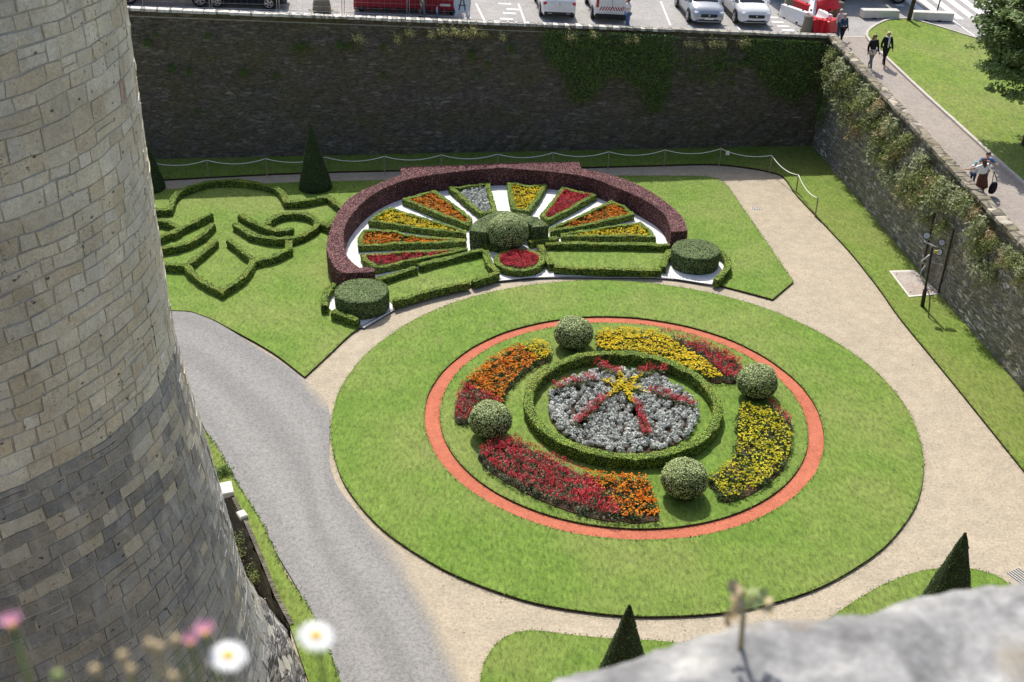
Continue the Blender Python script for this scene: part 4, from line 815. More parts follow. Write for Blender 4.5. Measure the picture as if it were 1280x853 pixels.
g, m_ = shrub_geo('olive_leaf', 260, .5, .6, .07, 18); o = g.build('ditch_weed', m_); p = G(324, 722, -.6); o.location = (p[0]-.1, p[1], -.6); tag(o, 'brownish green weed growing up out of the ditch by the tower, nearer one', 'weed')
g, m_ = shrub_geo('ivy_leaf', 300, .45, .35, .08, 18); o = g.build('leafy_weed', m_); p = G(281, 592); o.location = tuple(p); tag(o, 'leafy green weed on the grass strip next to the white cap stone', 'weed')
# ================================================================== the rampart the picture is taken from
g = Geo(); g.box((0, -1.4, 9.6), (70, 4.0, 22.4), 0); o = g.build('rampart', ['rock']); tag(o, 'massive schist rampart carrying the parapet in the foreground', 'rampart')
Vt = [(p[0], p[1]) for p in [G(*q, 21.2) for q in [(620, 885), (690, 852), (752, 836), (800, 818), (850, 801), (905, 791), (962, 783), (1010, 777), (1060, 768), (1110, 757), (1160, 744), (1220, 736), (1280, 729), (1380, 718)]]]
nx, ny = 90, 46; V = []
ex = np.array([v[0] for v in Vt]); ey = np.array([v[1] for v in Vt])
for i in range(nx+1):
    x = -.02+1.0*i/nx; yf = float(np.interp(x, ex, ey))
    for j in range(ny+1):
        u = j/ny; y = -.35+(yf+.02+.35)*u; e = max(0, (u-.93)/.07); el = max(0, (.05-x)/.08)
        z = 21.2-.02*e*e-.06*el+.004*math.sin(x*19+y*11)+.003*math.sin(x*41-y*33)+RNG.normal(0, .002); V.append((x, y, z))
    V.append((x, yf+.03, 20.5))
w_ = ny+2; F = [(i*w_+j, (i+1)*w_+j, (i+1)*w_+j+1, i*w_+j+1) for i in range(nx) for j in range(ny+1)]
g = Geo(); g.add(V, F, 0, smooth=True); tag(g.build('parapet_stone', ['parapet_stone']), 'blurred pale grey parapet stone in the bottom right foreground', 'stone')
g = Geo(); g.box((-.82, .12, 20.95), (1.6, .95, .56), 0, bev=.03); tag(g.build('parapet_ledge', ['parapet_stone']), 'stone ledge under the blurred daisies, just below the picture', 'stone')
# blurred daisies and buds on the ledge
def at(px_, py_, s): d = ray(px_, py_); return CAM+d/np.linalg.norm(d)*s
def daisy(p, rad, petal, label, tilt, name='daisy', root=None, n=26, stem='stem_green', cup=.0):
    t = empty(name, tuple(p)); tag(t, label, 'flower', 'blurred daisies in the foreground'); R = Vector(tilt).to_track_quat('Z', 'Y').to_matrix()
    g = Geo()
    for i in range(n):
        a = 2*math.pi*i/n+random.uniform(-.05, .05); q = Euler((0, 0, a)).to_matrix(); L = rad*random.uniform(.9, 1.05); V = [(rad*.2, -.0006, 0), (rad*.6, -rad*.09, L*.06+cup*rad*.5), (L, -rad*.05, cup*rad), (L, rad*.05, cup*rad), (rad*.6, rad*.09, L*.06+cup*rad*.5), (rad*.2, .0006, 0)]
        g.add([tuple(R @ (q @ Vector(v))) for v in V], [(0, 1, 2, 3, 4, 5)])
    g.build('petals', [petal], t)
    g = Geo(); pr = [(rad*.3, -.001), (rad*.33, rad*.06), (rad*.25, rad*.15), (.0003, rad*.19)]; g.lathe(pr, n=14); V = [tuple(R @ Vector(v)) for v in g.V[0]]; g2 = Geo(); g2.add(V, g.F, smooth=True); g2.build('disc', ['disc_yellow'], t)
    g = Geo(); r_ = np.array(root)-p if root is not None else np.array([random.uniform(-.03, .03), random.uniform(-.05, .0), 21.2-p[2]]); g.tube([(0, 0, 0), tuple(r_*.5+np.array([.008, .004, 0])), tuple(r_)], [.0012, .0013, .0016], 6); g.build('stem', [stem], t); return t
tw = Vector(-ray(340, 800)); 
daisy(at(285, 820, .60), .0098, 'petal_white', 'blurred white daisy at the bottom left, lower of the two white ones', (.22, -.05, 1)); daisy(at(395, 795, .60), .0098, 'petal_white', 'blurred white daisy over the grass strip, right of the other white one', (.28, -.12, 1))
daisy(at(15, 782, .60), .0056, 'petal_pink', 'blurred pink daisy bud at the far left edge', (0, .1, 1), cup=.9, n=16); daisy(at(256, 792, .60), .0056, 'petal_pink', 'blurred bright pink daisy bud above the lower white daisy', (0, .1, 1), cup=.9, n=16)
daisy(at(238, 805, .61), .0046, 'petal_pink', 'blurred smaller pink bud beside the bright pink one', (.1, .1, 1), cup=1.1, n=14)
for i, (bx, by) in enumerate([(187, 807), (199, 811), (219, 802), (153, 822), (163, 839), (118, 839), (72, 846), (216, 848)]):
    p = at(bx, by, .62); t = empty('seed_head', tuple(p)); tag(t, ['tan seed head', 'greenish bud'][i == 6]+' blurred at the bottom left, '+['left of a close pair', 'right of a close pair', 'just left of the smaller pink bud', 'by itself in the middle of the group', 'low one near the bottom edge', 'near the bottom edge, left in the group', 'farthest left of the small heads', 'below the close pair, at the bottom edge'][i], 'seed head', 'blurred seed heads in the foreground')
    g = Geo(); g.lathe([(.0007, -.003), (.0027, -.0017), (.003, .001), (.0018, .003), (.0004, .0036)], n=12); g.build('head', ['bud_green' if i == 6 else 'bud_tan'], t)
    g = Geo(); g.tube([(0, 0, -.003), (.004+.01*math.sin(i), .0, -.12), (.03*math.sin(i*2), -.03, 21.2-p[2])], .0009, 5); g.build('stem', ['stem_red' if i in (0, 1, 3) else 'stem_green'], t)
# small weed on the parapet edge
p = at(930, 786, 1.13); t = empty('parapet_weed', tuple(p)); tag(t, 'blurred little weed sprouting from the parapet stone', 'weed')
K = 1.15
g = Geo(); g.tube([(0, 0, -.03), (-.002*K, .0, .012*K), (-.004*K, 0, .03*K), (-.010*K, 0, .045*K)], [.003, .0026, .002, .0012], 6); g.tube([(-.003*K, 0, .02*K), (.004*K, 0, .034*K)], .0014, 5); g.build('stem', ['stem_red'], t)
for nm, mt, cs in [('leaf_cluster', 'leaf_fresh', [(.004, .034), (.010, .038), (.002, .041)]), ('dry_leaf_cluster', 'bud_tan', [(-.012, .046), (-.010, .024), (.014, .026), (-.014, .012), (-.008, .034)])]:
    g = Geo(); P = []
    for a, b in cs: P += [(a*K+random.gauss(0, .003), random.gauss(0, .003), b*K+random.gauss(0, .003)) for _ in range(4)]
    leaves(g, np.array(P), np.tile([tw[0], tw[1], tw[2]], (len(P), 1))/np.linalg.norm(tw), (.013), 0, .5, .001, .7); g.build(nm, [mt], t)
# ================================================================== street level
def sheet(poly, dz, mat, name, z0=None):
    g = Geo(); g.prism(poly, dz-.02 if z0 is None else z0, dz, 0, 0, zf=zU); return tag(g.build(name, [mat]), kind='structure')
# terrain round the moat, behind both walls
bq = BR[:2]+nb*.40+nr*.40
g = Geo(); W_ = [(BLX+nb*.40), bq, (BR[:2]+nr*.40+nb*.40)+ur*79, (BR[:2]+nr*.40)+ur*79+np.array([90, 0]), (120, 200), (BLX[0], 200)]
def terr(poly, mat, name, dz):
    P = [np.array(p) for p in poly]; g = Geo(); g.prism(P, dz-.05, dz, 0, 0, zf=lambda x, y: max(2.0, min(zU(x, y), 13)) ); return tag(g.build(name, [mat]), kind='structure')
back_poly = [BLX+nb*.40, bq, bq+nr*95, bq+nr*95+nb*75, BLX+nb*75]
sheet(back_poly, 0.0, 'street_tarmac', 'street', -.05)
right_poly = [bq, bq+ur*79, bq+ur*79+nr*95, bq+nr*95]
sheet(right_poly, -.004, 'street_tarmac', 'street', -.05)
# promenade, kerb and lawn by the right wall
kl = [(1083, 47), (1085, 40), (1098, 31), (1113, 26), (1137, 25.5), (1163, 32), (1190, 40), (1215, 48), (1260, 62), (1330, 90)]
ke = [(1083, 47), (1090, 56), (1109, 75), (1156, 119.5), (1194, 154), (1232, 189), (1259, 213), (1300, 250), (1380, 325)]
ks = smooth(kl, False, 4); kd = smooth(ke, False, 4)
A = [GU(*p)[:2] for p in kd[::-1]]+[GU(*p)[:2] for p in ks[1:]]
e_ = A[0]; A = [e_+ur*30+nr*25, e_+ur*30]+A+[A[-1]+nr*25]
sheet(A, .07, 'upper_grass', 'lawn', -.05)
g = Geo(); kb = resample([GU(*p)[:2] for p in kd[::-1]]+[GU(*p)[:2] for p in ks[1:]], .8, False)
for a, b in zip(kb, kb[1:]):
    d = (b-a)/np.linalg.norm(b-a); nn = np.array([-d[1], d[0]])*.075; V = []
    a2, b2 = a+d*.008, b-d*.008
    for q in (a2-nn, b2-nn, b2+nn, a2+nn): V.append((q[0], q[1], zU(*q)-.05))
    for q in (a2-nn, b2-nn, b2+nn, a2+nn): V.append((q[0], q[1], zU(*q)+.115+random.gauss(0, .004)))
    g.add(V, [(4, 5, 6, 7), (0, 1, 5, 4), (1, 2, 6, 5), (2, 3, 7, 6), (3, 0, 4, 7)], 0)
tag(g.build('kerb', ['kerb_stone']), kind='structure')
c0 = GU(1052, 46.5)[:2]; c1 = GU(1083, 46.5)[:2]
pv = [BR[:2]+nr*.5+ur*.6, c0, c1]+[GU(*p)[:2] for p in kd[2:]]+[GU(1380, 325)[:2]+ur*30, BR[:2]+nr*.5+ur*70]
sheet(pv, .006, 'path_paving', 'path', -.02)
sheet([c0+ub*.1, c1, c1+nb*.12, c0+nb*.12], .012, 'kerb_stone', 'kerb', -.02)
# zebra crossing and parking lines
sA, sB = GU(1173, 3)[:2], GU(1200.5, 24.5)[:2]; dz_ = (sB-sA)/np.linalg.norm(sB-sA); per = np.array([dz_[1], -dz_[0]]); sC = GU(1189, 2)[:2]; step = abs((sC-sA)@np.array([-dz_[1], dz_[0]])); sg = np.sign((sC-sA)@per); per = per*sg
for i in range(-3, 7):
    st = sA+per*step*i-dz_*(2.2 if i > 0 else 1.2); en = sB+per*step*i+(per*0); st_len = 0
    if i < 0: en = en-dz_*(.5*abs(i)*1.4)
    wv_ = per*step*.26; g = Geo(); g.prism([st-wv_, en-wv_, en+wv_, st+wv_], .004, .009, 0, zf=zU); tag(g.build('zebra_stripe', ['line_white']), kind='structure')
g = Geo()
for (a, b) in [((595, 5), (606, 27)), ((648, 5), (656, 27)), ((770, 3), (782, 30)), ((826, 2), (838, 32)), ((902, 4), (925, 38)), ((1191, 26), (1218, 45))]:
    p, q = GU(*a)[:2], GU(*b)[:2]; d = (q-p)/np.linalg.norm(q-p); nn = np.array([-d[1], d[0]])*.05; g.prism([p-nn, q-nn, q+nn, p+nn], .004, .008, 0, zf=zU)
for (a, b) in [(631, 5), (641, 12), (633, 24), (637, 17), (965, 22), (972, 28), (979, 33), (985, 38)]:
    p = GU(a, b)[:2]; g.prism([p+ub*.35+nb*.12, p-ub*.35+nb*.12, p-ub*.35-nb*.12, p+ub*.35-nb*.12], .004, .008, 0, zf=zU)
tag(g.build('road_marking', ['line_white']), kind='structure')
g = Geo(); gl = resample([BLX+nb*.75+ub*30, bq+nb*.35-ub*.5], 1.0, False)
for a, b in zip(gl, gl[1:]):
    nn = nb*.12; V = [(q[0], q[1], zU(*q)+h) for h in (-.02, .05) for q in (a-nn, b-nn, b+nn, a+nn)]; g.add(V, [(4, 5, 6, 7), (0, 1, 5, 4), (1, 2, 6, 5), (2, 3, 7, 6), (3, 0, 4, 7)])
tag(g.build('kerb', ['kerb_stone']), kind='structure')
# ================================================================== vehicles
AZ = math.atan2(nb[1], nb[0])            # direction square to the back wall
def slope_rot(rz):
    up = Vector((.0555, -.0597, 1)).normalized(); f = Vector((math.cos(rz), math.sin(rz), 0)); f = (f-up*f.dot(up)).normalized(); l = up.cross(f); return Matrix((f, l, up)).transposed().to_euler()
def car_shell(st, name, paint, parent, glassbands):
    "st: x, z_low, z_belt, z_top, half widths low / belt / roof"
    rings = []
    for (x, zl, zb, zt, wl, wb, wr) in st:
        h = [(wl*.9, zl), (wl, zl+.12), (wb*.995+.01, zl+(zb-zl)*.62), (wb, zb), (wr+(wb-wr)*.06, zb+(zt-zb)*.9), (wr*.86, zt), (wr*.45, zt+.015), (0, zt+.022)]
        R_ = h+[(-a, b) for a, b in h[-2::-1]]; rings.append([(x, a, b) for a, b in R_])
    m = len(rings[0]); V = [p for r in rings for p in r]; n = len(rings); g = Geo()
    F = [(i*m+j, i*m+j+1, (i+1)*m+j+1, (i+1)*m+j) for i in range(n-1) for j in range(m-1)]; F = [f[::-1] for f in F]
    F += [tuple(range(m)), tuple((n-1)*m+j for j in range(m-1, -1, -1))]; F += [(i*m, (i+1)*m, (i+1)*m+m-1, i*m+m-1) for i in range(n-1)]
    g.add(V, F, 0, smooth=True); o = g.build('body', [paint], parent)
    V = np.array(V)
    for nm, cells in glassbands:
        gg = Geo()
        for (i, j0, j1, in0, in1) in cells:
            q = [V[i*m+j0], V[i*m+j1], V[(i+1)*m+j1], V[(i+1)*m+j0]]; c = np.mean(q, 0); nn = np.cross(q[2]-q[0], q[3]-q[1]); nn /= np.linalg.norm(nn)+1e-9
            if nn@(c-np.array([c[0]*.7, 0, .8])) < 0: nn = -nn
            q = [c+(p-c)*np.array([in0, in1, in1]) if True else p for p in q]; q = [p+nn*.008 for p in q]; gg.add(q, [(0, 1, 2, 3)])
        gg.build(nm, ['glass'], parent)
    return o
def wheel(parent, x, y, r, wd_=.22):
    t = empty('wheel', (x, y, r)); t.parent = parent; s = 1 if y > 0 else -1
    g = Geo(); g.tube([(0, -wd_/2, 0), (0, -wd_/2+.03, 0), (0, wd_/2-.03, 0), (0, wd_/2, 0)], [r*.9, r, r, r*.9], 24, smooth=False); g.build('tyre', ['tyre'], t)
    g = Geo(); yy = s*(wd_/2+.004)
    n = 10
    for i in range(5):
        a = 2*math.pi*i/5; c_, s_ = math.cos(a), math.sin(a); g.box((c_*r*.36, yy, s_*r*.36), (.09, .02, r*.5), 0)
        V = g.V[-1]; R = np.array([[math.cos(a-math.pi/2), 0, -math.sin(a-math.pi/2)], [0, 1, 0], [math.sin(a-math.pi/2), 0, math.cos(a-math.pi/2)]]); ctr = np.array([c_*r*.36, yy, s_*r*.36]); g.V[-1] = (V-ctr)@R.T+ctr
    P = [(r*.66*math.cos(2*math.pi*j/20), r*.66*math.sin(2*math.pi*j/20)) for j in range(20)]; Q = [(a*.88, b*.88) for a, b in P]; VV = [(a, yy, b) for a, b in P]+[(a, yy, b) for a, b in Q]; g.add(VV, [(j, (j+1) % 20, 20+(j+1) % 20, 20+j) for j in range(20)])
    g.build('rim', ['rim'], t)
def ptbox(name, c, d, mat, parent, **k_): g = Geo(); g.box(c, d, 0, **k_); return g.build(name, [mat], parent)
def car(kind, pos, rz, paint, label, cat, group, plate=True):
    t = empty(kind, (pos[0], pos[1], zU(pos[0], pos[1])+.01)); t.rotation_euler = slope_rot(rz); tag(t, label, cat, group)
    if kind == 'delivery_van':
        st = [(-2.18, .32, .95, 1.75, .86, .88, .80), (-2.2+.04, .30, 1.0, 1.78, .89, .90, .82), (-2.0, .26, 1.02, 1.83, .90, .91, .83), (-.6, .24, 1.02, 1.86, .90, .91, .84), (.3, .24, 1.02, 1.84, .90, .91, .83), (.75, .24, 1.0, 1.74, .90, .91, .80), (1.45, .25, 1.0, 1.16, .90, .90, .72), (1.9, .27, .90, 1.0, .88, .86, .70), (2.12, .30, .72, .78, .82, .80, .66), (2.2, .36, .58, .62, .74, .72, .6)]
        m = 15; side = [(3, 3, 4, .9, .86), (4, 3, 4, .9, .86), (3, 10, 11, .9, .86), (4, 10, 11, .9, .86)]
        car_shell(st, 'body', paint, t, [('side_window', side), ('windscreen', [(5, 4, 5, 1, 1), (5, 5, 6, 1, 1), (5, 6, 7, 1, 1), (5, 7, 8, 1, 1), (5, 8, 9, 1, 1), (5, 9, 10, 1, 1)])])
        ptbox('door_seam', (-2.165, 0, 1.15), (.05, .015, 1.0), 'black_plastic', t); ptbox('rear_bumper', (-2.17, 0, .38), (.14, 1.76, .26), 'black_plastic', t, bev=.03)
        for s in (-1, 1): ptbox('tail_light', (-2.15, s*.80, 1.05), (.10, .13, .42), 'tail_red', t, bev=.02)
        g = Geo(); y0 = -.70; yw = 1.40; zc, hh = .80, .20; ns = 10
        g.add([(-2.186, y0, zc-hh/2), (-2.186, y0+yw, zc-hh/2), (-2.186, y0+yw, zc+hh/2), (-2.186, y0, zc+hh/2)], [(0, 3, 2, 1)], 0)
        for i in range(ns):
            a = y0+yw*i/ns; b = a+yw/ns*.5; sh = yw/ns*.9*(1 if i < ns/2 else -1); lim = lambda v: max(y0, min(y0+yw, v))
            g.add([(-2.189, lim(a-sh*.5), zc-hh/2), (-2.189, lim(b-sh*.5), zc-hh/2), (-2.189, lim(b+sh*.5), zc+hh/2), (-2.189, lim(a+sh*.5), zc+hh/2)], [(0, 3, 2, 1)], 1)
        g.build('chevron_band', ['white_paint', 'tail_red'], t)
        ptbox('number_plate', (-2.19, .1, .60), (.02, .5, .11), 'plate', t); wx = (-1.35, 1.35); rr = .32; wl = .88
        for s in (-1, 1): ptbox('mirror', (.95, s*1.0, 1.12), (.14, .2, .2), 'black_plastic', t, bev=.04); ptbox('headlight', (2.02, s*.66, .80), (.2, .28, .2), 'headlight', t, bev=.04)
    else:
        st = [(-2.24, .40, .72, .86, .72, .74, .62), (-2.22, .34, .80, .98, .82, .84, .70), (-2.12, .30, .95, 1.08, .88, .90, .76), (-1.98, .27, 1.03, 1.22, .90, .92, .70), (-1.66, .25, 1.04, 1.56, .91, .925, .66), (-1.1, .24, 1.04, 1.63, .91, .93, .68), (-.1, .24, 1.02, 1.65, .91, .93, .68), (.45, .24, 1.01, 1.59, .91, .93, .66), (1.22, .25, 1.0, 1.10, .91, .92, .70), (1.75, .27, .95, 1.03, .90, .90, .68), (2.08, .30, .82, .92, .86, .85, .64), (2.2, .34, .66, .76, .80, .79, .62), (2.25, .40, .56, .60, .72, .72, .55)]
        ws = [(7, j, j+1, 1, 1) for j in range(4, 10)]; rw = [(3, j, j+1, 1, 1) for j in range(4, 10)]
        sd = [(i, j, j+1, .93, .88) for i in (4, 5, 6) for j in (3, 10)]+[(7, 3, 4, .75, .6), (7, 10, 11, .75, .6)]
        car_shell(st, 'body', paint, t, [('windscreen', ws), ('rear_window', rw), ('side_window', sd)])
        for s in (-1, 1):
            ptbox('tail_light', (-2.14, s*.70, .93), (.16, .36, .15), 'tail_red', t, bev=.03, rz=s*.2); ptbox('headlight', (2.07, s*.66, .78), (.26, .34, .13), 'headlight', t, bev=.04, rz=-s*.45)
            ptbox('mirror', (.88, s*1.02, 1.08), (.14, .22, .15), paint, t, bev=.05); ptbox('sill', (0, s*.905, .30), (2.6, .05, .12), 'black_plastic', t); ptbox('fog_light', (2.2, s*.6, .44), (.08, .18, .1), 'black_plastic', t, bev=.02)
            ptbox('roof_rail', (-.5, s*.60, 1.665), (1.7, .035, .03), 'steel', t)
        ptbox('grille', (2.215, 0, .63), (.08, .92, .20), 'black_plastic', t, bev=.03); ptbox('badge', (2.262, 0, .66), (.012, .09, .09), 'steel', t, bev=.005); ptbox('lower_grille', (2.235, 0, .40), (.06, 1.1, .10), 'black_plastic', t, bev=.02)
        ptbox('front_bumper', (2.22, 0, .33), (.1, 1.3, .06), 'steel', t, bev=.02); ptbox('rear_bumper', (-2.2, 0, .40), (.14, 1.6, .2), 'black_plastic', t, bev=.04); ptbox('number_plate', (-2.245, 0, .80), (.02, .52, .11), 'plate', t); ptbox('number_plate', (2.285, 0, .50), (.02, .52, .11), 'plate', t); ptbox('badge', (-2.232, 0, .95), (.02, .09, .09), 'steel', t, bev=.005)
        for s in (-1, 1): ptbox('exhaust_trim', (-2.27, s*.5, .42), (.03, .2, .05), 'steel', t, bev=.01)
        wx = (-1.36, 1.32); rr = .35; wl = .86
    for x in wx:
        for s in (-1, 1):
            wheel(t, x, s*wl, rr)
            g = Geo(); P = [(x+(rr+.075)*math.cos(a), rr+(rr+.075)*math.sin(a)) for a in np.linspace(-.25, math.pi+.25, 16)]; Q = [(x+(rr+.01)*math.cos(a), rr+(rr+.01)*math.sin(a)) for a in np.linspace(-.25, math.pi+.25, 16)]
            V = [(a, s*(wl+.075), max(.24, b)) for a, b in P]+[(a, s*(wl+.075), max(.24, b)) for a, b in Q]+[(a, s*(wl-.1), max(.24, b)) for a, b in P]; g.add(V, [(j, j+1, 16+j+1, 16+j) for j in range(15)]+[(j, j+1, 32+j+1, 32+j) for j in range(15)]); g.build('wheel_arch', ['black_plastic'], t)
    return t
CG = 'cars parked behind the back wall'
def on(px_, py_): return GU(px_, py_)[:2]
p = on(698, 27)+nb*2.25; car('parked_car', p, AZ, 'white_paint', 'white parked car seen from behind, its red tail lights towards the garden', 'car', CG)
p = on(764, 30)+nb*2.2; car('delivery_van', p, AZ-.02, 'white_paint', 'white van with red and white chevron stripes across its rear doors', 'van', CG)
p = on(883, 35)+nb*2.25; car('parked_car', p, AZ+math.pi+.03, 'silver_paint', 'silver parked car facing the garden, left of the white one with a dark grille', 'car', CG)
p = on(941, 36)+nb*2.25; car('parked_car', p, AZ+math.pi+.05, 'white_paint', 'white parked car facing the garden with a dark grille, next to the stone bollards', 'car', CG)
p = on(306, 12)+nb*.95-ub*.1; car('parked_car', p, AZ+math.pi/2, 'dark_paint', 'dark blue parked car standing parallel to the wall behind the mesh fence', 'car', CG)
def base_empty(name, q, rz, label, cat, group=None):
    t = empty(name, (q[0], q[1], zU(*q))); t.rotation_euler = slope_rot(rz); return tag(t, label, cat, group)
# red tipper skip
q = on(508, 19)+nb*1.15; t = base_empty('skip_container', q, math.atan2(ub[1], ub[0]), 'dark red ribbed skip container behind the mesh fence', 'skip')
g = Geo(); L, W_, Hh = 5.6, 2.2, 2.3
V = [(-L/2, -W_/2, .35), (L/2, -W_/2, .35), (L/2, W_/2, .35), (-L/2, W_/2, .35), (-L/2, -W_/2, Hh), (L/2, -W_/2, Hh), (L/2, W_/2, Hh), (-L/2, W_/2, Hh)]; I = [(v[0]*.97, v[1]*.94, Hh if i > 3 else .45) for i, v in enumerate(V)]
g.add(V+I, [(3, 2, 1, 0), (0, 1, 5, 4), (1, 2, 6, 5), (2, 3, 7, 6), (3, 0, 4, 7), (4, 5, 13, 12), (5, 6, 14, 13), (6, 7, 15, 14), (7, 4, 12, 15), (8, 9, 10, 11), (8, 12, 13, 9), (9, 13, 14, 10), (10, 14, 15, 11), (11, 15, 12, 8)]); g.build('tub', ['red_paint'], t)
for i in range(9):
    x = -L/2+.1+(L-.2)*i/8
    for s in (-1, 1): ptbox('rib', (x, s*(W_/2+.04), 1.2), (.12, .08, 2.0), 'red_paint', t)
for s in (-1, 1): ptbox('rail', (0, s*(W_/2-.25), .25), (L, .16, .2), 'black_plastic', t); ptbox('rim', (0, s*(W_/2+.03), Hh-.05), (L+.1, .1, .12), 'red_paint', t)
ptbox('label_plate', (L/2-.75, -W_/2-.088, .62), (.55, .01, .13), 'plate', t)
for x in (-L/2+.4, L/2-.4):
    for s in (-.8, .8): g = Geo(); g.tube([(x, s-.1, .14), (x, s+.1, .14)], .14, 12); g.build('roller', ['black_plastic'], t)
# flatbed trailer with red chassis
q = on(198, 9)+nb*1.3; t = base_empty('flatbed_trailer', q, math.atan2(ub[1], ub[0]), 'white sided trailer with a dark red chassis behind the far left of the wall', 'trailer')
ptbox('deck', (-.6, 0, 1.15), (7.0, 2.3, .55), 'white_paint', t, bev=.03); ptbox('chassis', (-.6, -.75, .72), (6.9, .2, .22), 'red_paint', t); ptbox('chassis', (-.6, .75, .72), (6.9, .2, .22), 'red_paint', t); ptbox('side_guard', (-.2, -1.12, .52), (4.6, .06, .12), 'red_paint', t)
for x in (-2.6, -1.5, 2.1):
    for s in (-1, 1): wheel(t, x, s*.98, .42, .26)
# big dark lorry at the upper edge
q = on(1030, 2)+nb*1.2; t = base_empty('lorry', q, math.atan2(ub[1], ub[0]), 'dark lorry at the top edge of the picture, only its wheels showing', 'lorry')
ptbox('chassis', (.8, 0, .95), (9.5, .9, .25), 'black_plastic', t); ptbox('load_body', (-.2, 0, 2.25), (7.2, 2.45, 2.3), 'dark_paint', t, bev=.05); ptbox('cab', (4.9, 0, 1.9), (2.1, 2.4, 2.5), 'dark_paint', t, bev=.2); ptbox('windscreen', (5.96, 0, 2.3), (.03, 2.0, .9), 'glass', t)
for x in (-2.9, -1.55, 1.0, 4.6):
    for s in (-1, 1): wheel(t, x, s*1.02, .52, .34)
for s in (-1, 1): ptbox('mudguard', (-2.2, s*1.1, 1.13), (2.8, .3, .04), 'black_plastic', t)
# ================================================================== street furniture
def lumpy(prof, n=14, j=.03, sx=1, sy=1):
    g = Geo(); g.lathe(prof, n=n, sx=sx, sy=sy); g.V[0] = g.V[0]+RNG.normal(0, j, g.V[0].shape)*np.array([1, 1, .4]); return g
for (bx, by, h, r, lab) in [(983, 19, 1.0, .26, 'weathered stone bollard behind the white barrier block, beside the white car'), (1007.5, 41, .95, .28, 'weathered stone bollard nearest the wall, in front of the red barriers'), (1046.5, 20.5, .85, .3, 'squat stone bollard with grass at its foot, right of the barrier heap'), (402.5, 14.5, 1.0, .42, 'squat dark stone bollard between the dark car and the red skip')]:
    q = on(bx, by); t = base_empty('stone_bollard', q, random.random(), lab, 'bollard', 'old stone bollards'); lumpy([(r*1.12, -.1), (r*1.1, h*.3), (r*.95, h*.7), (r*.8, h*.93), (r*.5, h), (.02, h*1.02)], 14, .018).build('stone', ['bollard_stone'], t)
    g = Geo(); n = 120; a = RNG.uniform(0, 6.28, n); rr_ = r*1.05+abs(RNG.normal(0, .14, n)); leaves(g, np.column_stack([rr_*np.cos(a), rr_*np.sin(a), RNG.uniform(.0, .1, n)]), np.tile([0, 0, 1.], (n, 1)), .11, 0, .9, .03, .4); g.build('grass_tuft', ['grass_blade'], t)
def barrier(q, rz, dz, mat, label, L=1.9, tilt=0, rx=0):
    t = empty('barrier_block', (q[0], q[1], zU(*q)+dz)); t.rotation_euler = (rx, tilt, rz); tag(t, label, 'barrier', 'red and white plastic barrier blocks'); g = Geo(); w0, w1, h = .25, .13, .75
    pr_ = [(-w0, .0), (-w0, .16), (-w0*.95, .2), (-w1*1.1, .5), (-w1, h-.03), (-w1*.8, h), (w1*.8, h), (w1, h-.03), (w1*1.1, .5), (w0*.95, .2), (w0, .16), (w0, 0)]; n = len(pr_)
    xs = [-L/2, -L/2+.03, L/2-.03, L/2]; V = [(x, a*(.94 if i in (0, 3) else 1), b*(.98 if i in (0, 3) else 1)) for i, x in enumerate(xs) for a, b in pr_]; F = [(i*n+j, i*n+(j+1) % n, (i+1)*n+(j+1) % n, (i+1)*n+j) for i in range(3) for j in range(n)]+[tuple(range(n-1, -1, -1)), tuple(3*n+j for j in range(n))]; g.add(V, F); g.build('shell', [mat], t)
    for x in (-L*.3, L*.3): g = Geo(); g.cyl((x, 0, h-.01), (x, 0, h+.04), .06, 10); g.build('filler_cap', ['black_plastic'], t)
    for x in (-L*.25, L*.25): ptbox('fork_slot', (x, 0, .08), (.2, w0*2+.01, .1), 'black_plastic', t)
au = math.atan2(ub[1], ub[0])
for (bx, by, a, dz, mat, L, tl, rx, lab) in [(992, 27, 1.95, 0, 'barrier_white', 2.2, 0, 0, 'long white barrier block pointing at the wall, leftmost of the heap'), (1014, 15, 0.05, 0, 'barrier_white', 2.4, 0, 0, 'tall white barrier block lying across the back of the heap'), (1003, 12, .2, 0, 'barrier_white', 1.2, 0, 0, 'short white barrier block at the back left of the heap'),
    (1000, 19, 1.9, .0, 'barrier_red', 1.6, 0, 0, 'red barrier block wedged behind the long white one'), (1013, 22, 1.2, .15, 'barrier_white', 1.5, -.5, 0, 'white barrier block tipped up in the middle of the heap'), (1018, 39, 2.1, 0, 'barrier_red', 1.5, 0, 0, 'red barrier block at the front of the heap, next to the stone bollard'), (1027, 34, 1.7, .1, 'barrier_white', 1.3, 0, .15, 'white barrier block set between the red ones at the front'),
    (1025, 41, .15, 0, 'barrier_red', 1.1, 0, 0, 'short red barrier block lowest at the front of the heap'), (1040, 41, .75, 0, 'barrier_red', 1.5, 0, 0, 'red barrier block at the right front, by the two old walkers'), (1033, 21, 2.2, .25, 'barrier_red', 1.6, .45, 0, 'red barrier block leaning at the back right of the heap'), (1031, 13, .3, 0, 'barrier_white', .9, 0, 0, 'small white barrier block at the back right of the heap')]:
    barrier(on(bx, by), a+au, dz, mat, lab, L, tl, rx)
for (a, b, lab) in [((1077, 24), (1122, 24.5), 'pale concrete block bench left of the brown post'), ((1140, 26), (1190, 28), 'pale concrete block bench right of the brown post, by the zebra crossing')]:
    p, q = on(*a), on(*b); L = np.linalg.norm(q-p); t = base_empty('concrete_block', (p+q)/2+nb*.2, math.atan2((q-p)[1], (q-p)[0]), lab, 'concrete block', 'long concrete blocks closing off the street'); ptbox('block', (0, 0, .28), (L, .5, .46), 'concrete_white', t, bev=.03)
    for x in (-L*.17, L*.17): ptbox('foot_slot', (x, 0, .03), (.25, .52, .12), 'black_plastic', t)
